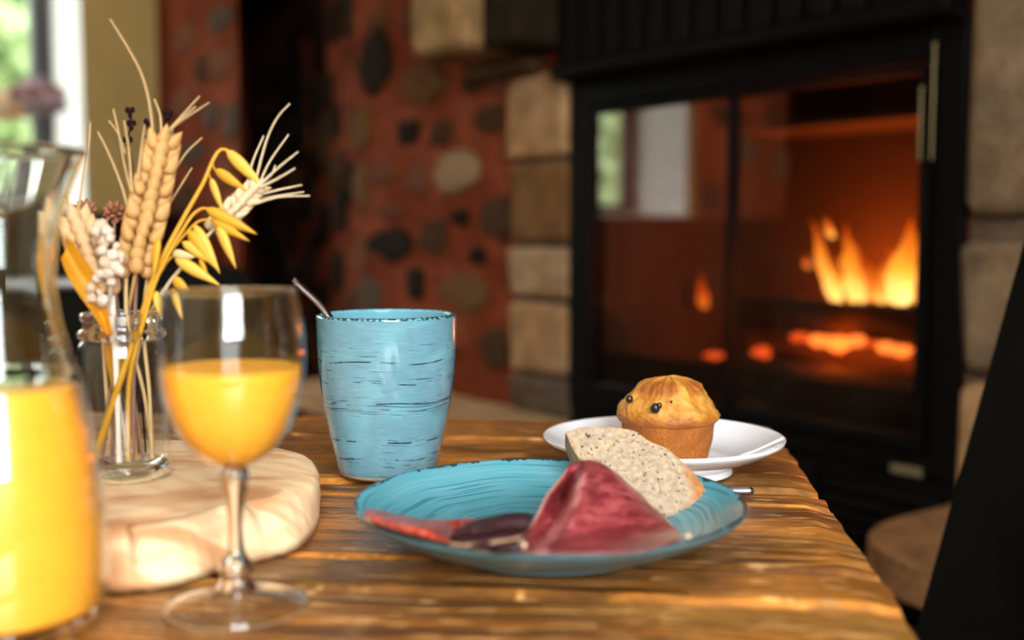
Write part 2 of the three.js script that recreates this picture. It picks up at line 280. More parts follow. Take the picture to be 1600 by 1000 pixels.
const rod = (a, y0, y1) => part('hinge_rod', [new THREE.CylinderGeometry(0.0016, 0.0016, y1 - y0, 12).translate(a, (y0 + y1) / 2, 0.036), new THREE.SphereGeometry(0.0045, 14, 10).translate(a, y1, 0.036), new THREE.SphereGeometry(0.0025, 14, 10).translate(a, y0, 0.036)], brass, stove);
rod(3.412, 1.03, 1.197); rod(3.392, 1.03, 1.135);
part('firebox', [box(ST0 + 0.01, ST1 - 0.01, 0.56, 1.236, -0.445, -0.425), box(ST0 + 0.01, ST0 + 0.03, 0.56, 1.236, -0.425, -0.042), box(ST1 - 0.03, ST1 - 0.01, 0.56, 1.236, -0.425, -0.042), box(ST0 + 0.03, ST1 - 0.03, 1.2, 1.236, -0.425, -0.042), box(ST0 + 0.03, ST1 - 0.03, 0.56, 0.6, -0.425, -0.042)], soot, stove);
part('baffle', rbox(2.8, 3.3, 1.12, 1.135, -0.42, -0.2, 0.004), M([0.04, 0.03, 0.022], 0.8), stove);
part('log_lip', rbox(ST0 + 0.035, ST1 - 0.035, 0.6, 0.668, -0.07, -0.055, 0.005), M([0.016, 0.013, 0.012], 0.8, { specularIntensity: 0.3 }), stove);
part('lower_panel', rbox(ST0 + 0.002, ST1 - 0.002, 0.305, 0.548, -0.03, 0.014, 0.005), iron, stove);
const drawer = part('ash_drawer', rbox(2.66, 3.2, 0.43, 0.535, 0.014, 0.028, 0.005), ironDull, stove);
part('drawer_pull', rbox(2.88, 2.98, 0.475, 0.49, 0.028, 0.045, 0.004), iron, drawer);
for (let i = 0; i < 8; i++) part('vent_slat', rbox(3.22, 3.43, 0.335 + i * 0.024, 0.349 + i * 0.024, 0.014, 0.026, 0.003), ironDull, stove);
part('maker_plate', rbox(3.347, 3.402, 0.548, 0.562, 0.02, 0.0235, 0.001), M([0.13, 0.1, 0.05], 0.7), stove);

// logs, embers and flames
const barkMap = tex(256, 256, (u, v) => { const k = 1 + 0.6 * fbm(u * 10, v * 40, 4); return [88 * k, 52 * k, 30 * k]; });
const charred = M([0.2, 0.16, 0.13], 0.95, { map: barkMap, bumpMap: barkMap, bumpScale: 0.006 });
function log(a0, y0, b0, a1, y1, b1, r, label) {
  const p = room(a0, y0, b0), q = room(a1, y1, b1), len = p.distanceTo(q);
  const body = gridGeo(22, 14, (u, v) => { const w = u * Math.PI * 2, k = r * (1 + 0.16 * n3(Math.cos(w) * 1.3, Math.sin(w) * 1.3, v * 3 + a0 * 9)); return [Math.cos(w) * k, (v - 0.5) * len, Math.sin(w) * k]; }, { wrap: true, flip: true });
  const o = thing('firewood_log', label, 'log', p.clone().add(q).multiplyScalar(0.5)); o.quaternion.setFromUnitVectors(V(0, 1, 0), q.clone().sub(p).normalize());
  part('bark', body, charred, o);
  part('cut_end', new THREE.CircleGeometry(r * 0.97, 20).rotateX(-Math.PI / 2).translate(0, len / 2, 0), M([0.12, 0.07, 0.04], 0.95), o);
  part('cut_end', new THREE.CircleGeometry(r * 0.97, 20).rotateX(Math.PI / 2).translate(0, -len / 2, 0), M([0.12, 0.07, 0.04], 0.95), o);
}
log(2.84, 0.762, -0.2, 3.37, 0.766, -0.2, 0.033, 'charred log lying on top with flames rising along it');
log(2.86, 0.64, -0.14, 3.3, 0.64, -0.12, 0.04, 'thick dark log at the front under the glowing embers');
log(2.75, 0.645, -0.33, 3.3, 0.65, -0.29, 0.045, 'dark log at the back of the fire behind the embers');
const emberMat = (r, g, b) => new THREE.MeshStandardMaterial({ color: new THREE.Color(0.05, 0.02, 0.01), roughness: 1, emissive: new THREE.Color().setRGB(r, g, b), emissiveIntensity: 1 });
const hot = emberMat(3.0, 0.62, 0.1), warm = emberMat(1.3, 0.14, 0.02);
function lump(s, seed, rough = 0.35) { const g = mergeVertices(new THREE.IcosahedronGeometry(1, 2).deleteAttribute('uv').deleteAttribute('normal')); const p = g.attributes.position; for (let i = 0; i < p.count; i++) { const k = 1 + rough * n3(p.getX(i) * 1.6 + seed, p.getY(i) * 1.6, p.getZ(i) * 1.6); p.setXYZ(i, p.getX(i) * k * s[0], p.getY(i) * k * s[1], p.getZ(i) * k * s[2]); } g.computeVertexNormals(); return g; }
const embers = [[1250, 527, 20, 10, warm], [1282, 532, 30, 13, hot], [1310, 537, 26, 15, hot], [1338, 533, 18, 12, hot], [1361, 537, 8, 7, warm], [1385, 543, 20, 11, hot], [1410, 549, 20, 11, hot], [1120, 556, 40, 7, warm], [1190, 552, 20, 16, warm]];
embers.forEach(([px, py, w, h, m], i) => {
  const [a, y] = onB(px, py, -0.165), s = 0.00125;
  const e = tag(part('ember', lump([w * s * 0.62, h * s * 0.7, 0.02], i * 5), m), ['small dim ember at the left end of the long ember row', 'long bright ember, first of the row under the top log', 'brightest ember at the middle of the long row', 'bright ember ending the long row before the gap', 'tiny round ember alone in the gap of the ember row', 'bright ember just right of the gap in the row', 'rightmost bright ember under the top log', 'dull red ember farthest left, near the door joint', 'dull red ember standing between the door joint and the row'][i], 'ember', 'glowing embers'); e.position.copy(room(a, y, -0.165)); e.rotation.y = TURN;
});
const flameMat = new THREE.MeshBasicMaterial({ vertexColors: true, transparent: true, opacity: 0.82 });
function flame(bx, by, tx, ty, w, b, seed, hotness = 1, label = 'tall yellow flame leaping from the top log') {
  const [a0, y0] = onB(bx, by, b), [a1, y1] = onB(tx, ty, b), r = w * 0.00095 / 2, H = y1 - y0;
  const g = gridGeo(16, 22, (u, v) => {
    const q = u * Math.PI * 2, k = r * Math.pow(Math.sin(Math.PI * Math.pow(clamp(v * 0.97 + 0.025), 0.55)), 0.8) * (1 + 0.25 * n3(v * 3, seed, q * 0.3)), sw = 0.18 * w * 0.0013 * n2(v * 2.2, seed * 3.1) * v;
    const t = smooth(0.0, 1.0, v), h = hotness, h2 = h * h, c = t < 0.35 ? mix3([3.2 * h, 1.7 * h2, 0.42 * h2 * h], [2.4 * h, 0.75 * h2, 0.06 * h2], t / 0.35) : mix3([2.4 * h, 0.75 * h2, 0.06 * h2], [0.9 * h, 0.1 * h, 0.003], (t - 0.35) / 0.65);
    return [lerp(0, a1 - a0, v) + sw + Math.cos(q) * k, H * v, Math.sin(q) * k * 0.6, ...c];
  }, { wrap: true, flip: true });
  const f = tag(part('flame', g, flameMat), label, 'flame', b > -0.25 && by > 430 && by < 500 ? 'flames on the top log' : undefined); f.position.copy(room(a0, y0, b)); f.rotation.y = TURN; f.castShadow = false;
}
let FL = 0;
[[1303, 472, 1268, 342, 30, -0.2, 1, 1], [1334, 472, 1318, 348, 34, -0.19, 2, 1], [1300, 372, 1288, 338, 18, -0.19, 8, 0.8], [1362, 473, 1352, 400, 44, -0.21, 3, 0.7], [1404, 476, 1420, 340, 52, -0.19, 4, 1.15], [1388, 474, 1392, 385, 50, -0.2, 5, 0.8], [1448, 478, 1446, 340, 36, -0.17, 6, 1.05], [1428, 476, 1438, 360, 58, -0.22, 7, 0.8], [1312, 473, 1302, 395, 18, -0.185, 12, 1.1], [1348, 473, 1334, 372, 20, -0.185, 13, 1.0], [1412, 477, 1424, 372, 18, -0.18, 14, 1.3], [1380, 475, 1368, 425, 30, -0.195, 15, 0.9], [1438, 477, 1450, 328, 22, -0.2, 16, 0.55], [1375, 440, 1384, 395, 16, -0.21, 17, 0.4]].forEach((f) => flame(...f, ['leftmost tall flame on the top log, leaning left', 'second tall flame from the left on the top log', 'loose flame tip floating over the leftmost flame', 'short broad flame in the dip between the tall flames', 'brightest tall flame, right of the dip on the top log', 'low wide flame just left of the brightest flame', 'rightmost flame by the right door stile', 'flame between the brightest and the rightmost flame', 'thin bright streak inside the leftmost flame', 'thin bright streak inside the second flame', 'thin white hot streak inside the brightest flame', 'small low flame in the middle of the dip', 'tall thin red flame at the right door stile', 'dim loose wisp above the dip between the flames'][FL++]));
flame(1440, 606, 1449, 552, 26, -0.12, 9, 0.8, 'low orange flame at the right foot of the log pile');
flame(1100, 482, 1097, 425, 30, -0.3, 10, 0.4, 'dim red tongue of flame on the left side of the firebox');
flame(1262, 420, 1258, 396, 16, -0.2, 11, 0.5, 'small loose orange flame left of the tall flames');
for (const [px, py, b, p] of [[1330, 440, -0.3, 0.62], [1420, 430, -0.24, 0.4], [1310, 538, -0.14, 0.1]]) {
  const l = new THREE.PointLight(new THREE.Color(1, 0.15, 0.012), p); l.name = 'flame_glow'; const [a, y] = onB(px, py, b); l.position.copy(room(a, y, b)); l.shadow.radius = 1; l.castShadow = true; scene.add(l);
}

// ---------------------------------------------------------------- furniture at the window and behind the table
const side = thing('sideboard', 'long dark wooden sideboard below the window', 'sideboard', room(0, 0, 0), TURN);
part('carcass', rbox(0.012, 0.42, 0.06, 0.95, 0.06, 3.68, 0.006), darkWood, side);
part('worktop', rbox(0.012, 0.45, 0.95, 0.985, 0.04, 3.7, 0.006), darkWood, side);
for (let i = 0; i < 6; i++) { const d = part('door', rbox(0.42, 0.44, 0.12, 0.92, 0.09 + i * 0.595, 0.67 + i * 0.595, 0.006), darkWood, side); part('knob', new THREE.SphereGeometry(0.015, 12, 8).translate(0.452, 0.6, 0.14 + i * 0.595), brass, d); }
const added_cupboard = thing('added_cupboard', 'tall dark cupboard added unseen beyond the sideboard to darken the stove reflection', 'added_cupboard', room(0, 0, 0), TURN);  // unseen cupboard added so the stove glass reflects dark here
part('carcass', rbox(0.012, 0.55, 0.05, 2.1, 3.72, 4.48, 0.006), darkWood, added_cupboard);
for (const b of [3.74, 4.11]) { const d = part('door', rbox(0.55, 0.572, 0.1, 2.05, b, b + 0.355, 0.006), darkWood, added_cupboard); part('knob', new THREE.SphereGeometry(0.013, 12, 8).translate(0.584, 1.05, b < 4 ? 4.06 : 4.15), brass, d); }
// two dried blooms in a bottle on the sideboard
const pot = thing('bud_vase', 'blurred clear bud vase standing on the sideboard by the window', 'vase', null);
{
  const c = P(25, 262, 4.0); pot.position.set(c.x, 0.985, c.z);
  part('glass_body', lathe(profile([[0.0, 0.004], [0.04, 0.003], [0.05, 0.04], [0.035, 0.1], [0.016, 0.15], [0.02, 0.18]], 30), 28), thinGlass, pot);
  const bloom = (name, px, py, r, cols, label) => {
    const top = P(px, py, 4.0), o = thing(name, label, 'flower', pot.position.clone().add(V(0, 0.006, 0))); top.sub(o.position);
    part('stem', tube([[0, 0, 0], [top.x * 0.1, 0.13, top.z * 0.1], [top.x * 0.55, top.y * 0.8, top.z * 0.5], [top.x, top.y - 0.01, top.z]], 0.003, 14, 6), M([0.25, 0.2, 0.1], 0.8), o);
    for (let i = 0; i < 26; i++) {
      const w = i * 2.399, k = Math.sqrt((i + 0.5) / 26), dir = V(Math.cos(w) * k, 0.9 - k * 0.7 + rr(-0.15, 0.15), Math.sin(w) * k).normalize();
      const g = new THREE.SphereGeometry(1, 8, 6).scale(r * 0.26, r * 0.6, r * 0.12).translate(0, r * 0.5, 0).applyQuaternion(new THREE.Quaternion().setFromUnitVectors(V(0, 1, 0), dir)).translate(top.x, top.y, top.z);
      part('petal', g, cols[i % cols.length], o);
    }
  };
  bloom('dried_flower', 14, 182, 0.1, [M([0.75, 0.45, 0.2], 0.9), M([0.85, 0.66, 0.45], 0.9)], 'blurred orange and cream dried flower before the window');
  bloom('dried_flower', 58, 172, 0.11, [M([0.42, 0.28, 0.3], 0.9), M([0.52, 0.4, 0.42], 0.9), M([0.25, 0.12, 0.08], 0.9)], 'blurred mauve brown dried flower beside the window frame');
}
// black chairs
const chairR = thing('dining_chair', 'black padded chair with leaning backrest right of the table', 'chair', null);
{
  const dz = 0.46, s = new THREE.Shape(); s.moveTo(0.325, 0.36); s.lineTo(0.5, 1.08); s.quadraticCurveTo(0.505, 1.1, 0.525, 1.1); s.lineTo(0.56, 1.1); s.quadraticCurveTo(0.585, 1.1, 0.58, 1.08); s.lineTo(0.41, 0.36); s.lineTo(0.325, 0.36);
  part('backrest', new THREE.ExtrudeGeometry(s, { depth: dz, bevelEnabled: true, bevelSize: 0.004, bevelThickness: 0.004, bevelSegments: 3 }).translate(-0.002, 0, -1.0), blackLeather, chairR);
  part('seat', new RoundedBoxGeometry(0.44, 0.08, 0.47, 4, 0.025).translate(0.15, 0.44, -0.77), blackLeather, chairR);
  for (const [x, z] of [[-0.03, -0.98], [-0.03, -0.57], [0.35, -0.98], [0.35, -0.57]]) part('leg', new THREE.CylinderGeometry(0.017, 0.013, 0.42, 14).translate(x, 0.21, z), iron, chairR);
}
const chairB = thing('dining_chair', 'black chair with a pale metal rail behind the flower jar', 'chair', V(-0.62, 0, -1.75), 0.25);
{
  const s = new THREE.Shape(); s.moveTo(-0.22, 0.5); s.lineTo(-0.22, 0.8); s.quadraticCurveTo(-0.22, 0.85, -0.17, 0.855); s.lineTo(0.17, 0.855); s.quadraticCurveTo(0.22, 0.85, 0.22, 0.8); s.lineTo(0.22, 0.5); s.closePath();
  part('backrest', new THREE.ExtrudeGeometry(s, { depth: 0.03, bevelEnabled: true, bevelSize: 0.006, bevelThickness: 0.006, bevelSegments: 2 }).translate(0, 0, -0.25), blackLeather, chairB);
  part('rail', new THREE.CylinderGeometry(0.01, 0.01, 0.16, 14).rotateZ(Math.PI / 2).translate(-0.09, 0.835, -0.2), M([0.3, 0.29, 0.3], 0.4, { metalness: 0.6 }), chairB);
  part('seat', new RoundedBoxGeometry(0.44, 0.06, 0.42, 3, 0.02).translate(0, 0.46, -0.02), blackLeather, chairB);
  for (const [x, z] of [[-0.19, -0.22], [0.19, -0.22], [-0.19, 0.16], [0.19, 0.16]]) part('leg', new THREE.CylinderGeometry(0.014, 0.012, 0.44, 12).translate(x, 0.22, z), iron, chairB);
}

// ---------------------------------------------------------------- the table
const TOP = 0.75, TT = -6.1 * Math.PI / 180;
const woodMap = tex(2048, 512, (u, v) => {
  const x = u * 2.0, y = v * 0.5, warp = 0.012 * fbm(x * 3, y * 14, 3);
  const grain = fbm(x * 2.2, (y + warp) * 150, 4), fine = fbm(x * 16, (y + warp) * 700, 2), cloud = fbm(x * 4 + 7, y * 9, 3), tint = fbm(x * 1.3 + 40, y * 5, 2);
  let c = mix3([84, 50, 16], [178, 114, 42], smooth(-0.42, 0.45, grain * 1.0 + cloud * 0.7));
  c = mix3(c, [66, 36, 14], smooth(0.22, 0.6, fbm(x * 1.7 + 3, (y + warp) * 85 + 50, 3)) * 0.75);
  c = mix3(c, [120, 88, 40], smooth(0.1, 0.5, tint) * 0.55);
  const wear = smooth(0.26, 0.44, fbm(x * 18 + 90, y * 120, 3)) * 0.75; c = mix3(c, [206, 164, 112], wear);
  const k = 1 + 0.34 * fine; return [c[0] * k, c[1] * k, c[2] * k];
});
const woodBump = tex(1024, 512, (u, v) => { const x = u * 2, y = v * 0.5, w = 0.012 * fbm(x * 3, y * 14, 3); return 128 + 80 * fbm(x * 2.2, (y + w) * 150, 4) + 50 * fbm(x * 9, y * 40, 2); }, { data: true });
const tableMat = new THREE.MeshPhysicalMaterial({ map: woodMap, bumpMap: woodBump, bumpScale: 0.0004, roughness: 0.48, vertexColors: true, clearcoat: 0.25, clearcoatRoughness: 0.3 });
const table = thing('wooden_table', 'rustic varnished table of wide brown planks laid for breakfast', 'table', V(0.237, 0, -1.019), TT);
// local axes: x along the planks (table runs to negative x), z towards the camera
function plank(z0, z1, len, lift, seed, wearNear, tone) {
  const W = z1 - z0, T = 0.032, c = 0.0055, rows = [[z0 + 0.001, -T, 1], [z0 + 0.001, -c, 1], [z0 + 0.001 + c, 0, 1.25], [z0 + 0.003 + c, 0, 1]];
  for (let i = 1; i < 9; i++) rows.push([lerp(z0 + c, z1 - c, i / 9), 0, 1]);
  const cn = c * wearNear[0];
  rows.push([z1 - 0.003 - cn, 0, 1], [z1 - 0.001 - cn, -0.0004, wearNear[1]], [z1 - 0.001, -cn * 0.75, wearNear[1]], [z1 - 0.001, -cn * 0.8 - 0.001, 1], [z1 - 0.001, -T, 1], [z0 + 0.001, -T, 1]);
  const edgeRow = (r) => r[1] < 0.0005 && r[1] > -T && (r[0] < z0 + 0.003 || r[0] > z1 - 0.004);
  const g = gridGeo(90, rows.length - 1, (u, v) => {
    const r = rows[Math.round(v * (rows.length - 1))], x = 0.004 * n2(seed, 3) - len * (1 - u), end = Math.min(1, (1 - u) * 90 / 2);
    const wob = (r[1] > -T ? 1 : 0), edge = 0.0016 * n2(x * 22, seed * 7 + (r[0] > (z0 + z1) / 2 ? 5 : 0)) + 0.0014 * n2(x * 70, seed);
    const isEdge = edgeRow(r), worn = r[2] > 1 ? 1 + (r[2] - 1) * clamp(0.75 + 0.8 * n2(x * 16, seed * 3)) : r[2];
    const xx = u > 0.999 ? x + 0.0014 * n2(r[0] * 30, seed) : x;
    const top = r[1] >= -0.0005 ? 0.0003 * n2(x * 5, r[0] * 20 + seed) : 0;
    const tint = isEdge && r[2] > 1 ? mix3(tone, [tone[0] * worn, tone[1] * worn * 1.04, tone[2] * worn * 1.02], 1) : tone.map((k) => k * worn);
    return [xx, r[1] + lift + top * wob - (u > 0.995 && r[1] > -0.003 ? 0.003 : 0), r[0] + (isEdge ? edge : 0), ...tint];
  });
  const uv = g.attributes.uv, p = g.attributes.position; for (let i = 0; i < p.count; i++) uv.setXY(i, p.getX(i) / 2 + seed * 0.37, (p.getZ(i) + p.getY(i)) / 0.5 + seed * 0.61);
  // end cap
  const n = rows.length - 1, cap = []; const capC = [], capUV = [], capN = []; const at = (j) => [p.getX(j * 91 + 90), p.getY(j * 91 + 90), p.getZ(j * 91 + 90)], mid = [at(0)[0], lift - T / 2, (z0 + z1) / 2];
  for (let j = 0; j < n; j++) for (const q of [mid, at(j + 1), at(j)]) { cap.push(...q); capC.push(tone[0], tone[1], tone[2]); capUV.push(q[2] * 0.3 + seed, q[1] * 2); capN.push(1, 0, 0); }
  const e = new THREE.BufferGeometry(); e.setAttribute('position', new THREE.Float32BufferAttribute(cap, 3)); e.setAttribute('color', new THREE.Float32BufferAttribute(capC, 3)); e.setAttribute('uv', new THREE.Float32BufferAttribute(capUV, 2)); e.setAttribute('normal', new THREE.Float32BufferAttribute(capN, 3));
  return mergeGeometries([g.toNonIndexed(), e]);
}
[[0, 0.1, 0, 1, [0.9, 1.02], [0.95, 0.92, 0.9]], [0.1, 0.271, 0, 2, [1.3, 1.9], [1, 0.98, 0.95]], [0.271, 0.31, -0.0015, 3, [1, 1.3], [0.9, 0.88, 0.85]], [0.31, 0.453, 0, 4, [1, 1.5], [1, 1, 1]], [0.453, 0.509, 0.0003, 5, [2.2, 1.65], [0.9, 0.9, 0.9]], [0.509, 0.68, 0, 6, [1, 1.3], [1.02, 1.05, 1.05]], [0.68, 0.86, 0, 7, [1, 1.3], [1, 1, 1]]]
  .forEach(([z0, z1, lift, s, wear, tone]) => { const m = part('plank', plank(z0, z1, 1.5, lift, s, wear, tone.map((k) => k * 1.28)), tableMat, table); m.position.y = TOP - 0.001; });
part('apron', [rbox(-1.42, -0.08, 0.63, 0.716, 0.05, 0.075), rbox(-1.42, -0.08, 0.63, 0.716, 0.785, 0.81), rbox(-0.105, -0.08, 0.63, 0.716, 0.075, 0.785), rbox(-1.42, -1.395, 0.63, 0.716, 0.075, 0.785)], darkWood, table);
for (const [x, z] of [[-0.14, 0.11], [-0.14, 0.75], [-1.36, 0.11], [-1.36, 0.75]]) part('leg', rbox(x - 0.035, x + 0.035, 0, 0.716, z - 0.035, z + 0.035, 0.005), darkWood, table);
const T0 = TOP + 0.0006;

// ---------------------------------------------------------------- blue stoneware mug and its spoon
const glazeTone = (k) => [104 * k, 149 * k, 164 * k];
const mugMap = tex(2048, 1024, (u, v) => {
  const y = v * 0.116, x = u * 0.3;
  let c = glazeTone(1 + 0.05 * fbm(u * 14, v * 6, 3));
  c = mix3(c, [122, 186, 202], 0.35 * smooth(-0.1, 0.5, fbm(u * 5, v * 3 + 4, 2)));
  const drift = 0.0016 * n2(Math.cos(u * 6.283) * 0.9, Math.sin(u * 6.283) * 0.9 + 5);
  const yy = y + drift, band = smooth(-0.1, 0.6, fbm(2.5, yy * 95, 2)), region = 1 - smooth(0.094, 0.102, y), len = fbm(x * 30 + Math.floor(yy / 0.0009) * 7.3, yy * 420, 3), thin = n2(1.7, yy * 780);
  const streak = smooth(0.12, 0.3, len * 0.8 + band * 0.35 - 0.12) * smooth(0.15, 0.55, thin) * region; c = mix3(c, [38, 62, 78], streak * 0.9);
  for (const [h, w, ph] of [[0.0845, 0.0006, 1], [0.056, 0.0006, 4], [0.0285, 0.0007, 2], [0.016, 0.0006, 6], [0.07, 0.0004, 3]]) { const d = Math.abs(yy - h - 0.0012 * n2(Math.cos(u * 6.283) * 0.8 + ph, Math.sin(u * 6.283) * 0.8 + h * 90)); c = mix3(c, [30, 48, 62], (1 - smooth(w * 0.4, w, d)) * smooth(-0.12, 0.22, fbm(u * 11 + ph * 5, ph, 5))); }
  const pale = smooth(0.3, 0.5, fbm(x * 30 + 60, yy * 900, 2)) * 0.25; return mix3(c, [176, 222, 232], pale);
}, { wrap: THREE.RepeatWrapping, wrapT: THREE.ClampToEdgeWrapping });
const glaze = M(0xffffff, 0.12, { map: mugMap, clearcoat: 0.6, clearcoatRoughness: 0.04 });
const glazePlain = M([0.14, 0.34, 0.42], 0.12, { clearcoat: 0.6, clearcoatRoughness: 0.04 });
const mug = thing('mug', 'tall turquoise stoneware mug with dark brushed streaks and a spoon in it', 'mug', V(-0.09, T0, -0.806));
{
  const out = profile([[0.030, 0.0006], [0.0345, 0.0022], [0.0366, 0.009], [0.0398, 0.022], [0.0432, 0.038], [0.0463, 0.056], [0.0488, 0.076], [0.0499, 0.096], [0.0501, 0.113]], 60);
  const g = lathe(out, 128); const uv = g.attributes.uv, p = g.attributes.position; for (let i = 0; i < p.count; i++) uv.setY(i, p.getY(i) / 0.116);
  part('body', g.rotateY(Math.PI * 0.9), glaze, mug);
  part('lining', lathe(profile([[0.0462, 0.1135], [0.0458, 0.1], [0.0445, 0.08], [0.042, 0.05], [0.036, 0.02], [0.02, 0.009], [0.0001, 0.008]], 50), 96), glazePlain, mug);
  const lip = gridGeo(240, 10, (u, v) => {
    const w = u * Math.PI * 2, q = v * Math.PI, r = 0.04815 + 0.0020 * Math.cos(q), y = 0.1131 + 0.0019 * Math.sin(q), e = smooth(-0.1, 0.35, n2(u * 60, v * 2) * 0.6 + 0.25 * n2(u * 130, 3) + (0.25 - Math.abs(v - 0.3)) * 1.5);
    return [Math.sin(w) * r, y, Math.cos(w) * r, ...mix3([0.13, 0.42, 0.53], [0.025, 0.03, 0.035], e)];
  }, { wrap: true });
  part('rim', g2(lip), M(0xffffff, 0.12, { vertexColors: true, clearcoat: 0.6 }), mug);
  part('foot_ring', lathe([[0.026, 0.0012], [0.027, 0], [0.0345, 0], [0.0352, 0.0026]].map((q) => q), 80), M([0.55, 0.4, 0.27], 0.9), mug);
}
function g2(g) { return g; }
const spoon = thing('teaspoon', 'steel teaspoon leaning in the turquoise mug', 'spoon', null);
{
  const a = P(458, 437, 0.82), b = P(478, 455, 0.818), c = P(498, 474, 0.815), d = P(512, 492, 0.81), e = V(-0.083, T0 + 0.03, -0.8), f = V(-0.075, T0 + 0.018, -0.797);
  const cv = spline([a, b, c, d, e, f]), g = gridGeo(12, 60, (u, v) => {
    const q = cv.getPointAt(v), t = cv.getTangentAt(v), s = V(0.35, 0, -1).normalize(); s.addScaledVector(t, -s.dot(t)).normalize(); const n = t.clone().cross(s), w = u * Math.PI * 2;
    const wd = v < 0.03 ? 0.0042 * Math.sqrt(v / 0.03 + 0.02) : v < 0.8 ? lerp(0.0042, 0.0026, smooth(0.03, 0.6, v)) : lerp(0.0026, 0.009, Math.sin(Math.min(1, (v - 0.8) / 0.2) * Math.PI * 0.93)), th = 0.0024;
    q.addScaledVector(s, Math.cos(w) * wd).addScaledVector(n, Math.sin(w) * th); return [q.x, q.y, q.z];
  }, { wrap: true });
  part('handle', g, steel, spoon);
}

// ---------------------------------------------------------------- blue plate
const PC = V(0.021, T0, -0.62);
const plateTop = [[0.0001, 0.0075], [0.03, 0.0074], [0.056, 0.0076], [0.07, 0.009], [0.083, 0.0125], [0.095, 0.0185], [0.1035, 0.0238], [0.1068, 0.0256]];
const plateTopP = profile(plateTop, 80);
const plateH = (r) => { for (let i = 1; i < plateTopP.length; i++) if (plateTopP[i][0] >= r) { const a = plateTopP[i - 1], b = plateTopP[i]; return lerp(a[1], b[1], clamp((r - a[0]) / (b[0] - a[0] + 1e-9))); } return 0.0256; };
const plateMap = tex(2048, 1024, (u, v) => {       // v: 0 centre .. 1 rim
  const r = v * 0.11, wob = 0.0012 * n2(Math.cos(u * 6.283) * 1.5, Math.sin(u * 6.283) * 1.5), rw = r + wob, cx = Math.cos(u * 6.283), cy = Math.sin(u * 6.283);
  let c = [90 + 10 * n2(cx * 2, cy * 2 + r * 40), 160, 176];
  const b = n2(3.1, rw * 260) * 0.6 + 0.4 * n2(9.1, rw * 700), arc = n3(cx * 1.6, cy * 1.6, rw * 300);
  c = mix3(c, [56, 118, 138], smooth(0.05, 0.55, b * 0.7 + arc * 0.6) * 0.75); c = mix3(c, [126, 184, 196], smooth(0.2, 0.7, -b * 0.7 + arc * 0.5) * 0.5);
  const fleck = smooth(0.0, 0.25, n2(u * 150, 2) * 0.5 + n2(u * 46, 7) * 0.7 + (rw - 0.1062) * 420); c = mix3(c, [36, 50, 58], fleck * smooth(0.1025, 0.1055, r) * 0.85);
  return c;
}, { wrap: THREE.RepeatWrapping, wrapT: THREE.ClampToEdgeWrapping });
const plate = thing('dinner_plate', 'turquoise stoneware plate with brushed rings holding cured meat and bread', 'plate', PC);
{
  const g = lathe([...plateTopP, [0.108, 0.0257], [0.1085, 0.0248]], 160), p = g.attributes.position, uv = g.attributes.uv; for (let i = 0; i < p.count; i++) uv.setY(i, Math.hypot(p.getX(i), p.getZ(i)) / 0.11);
  part('top_face', g.rotateY(Math.PI * 0.35), M(0xffffff, 0.2, { map: plateMap, specularIntensity: 0.6 }), plate);
  part('underside', lathe(profile([[0.1085, 0.0249], [0.1075, 0.0222], [0.099, 0.0162], [0.086, 0.0094], [0.07, 0.0045], [0.064, 0.0025], [0.062, 0], [0.058, 0], [0.056, 0.0025], [0.0001, 0.003]], 60), 128), M([0.07, 0.15, 0.165], 0.35, { clearcoat: 0.25 }), plate);
}
const onPlate = (px, py, lift = 0.002) => { const r = sight(px, py); let t = 0.3; for (; t < 1.2; t += 0.0004) { const y = EYE + r[1] * t, q = Math.hypot(r[0] * t - PC.x, -r[2] * t - PC.z); if (y < PC.y + plateH(q) + lift && q < 0.112) break; if (y < TOP) break; } return V(r[0] * t, EYE + r[1] * t, -r[2] * t); };

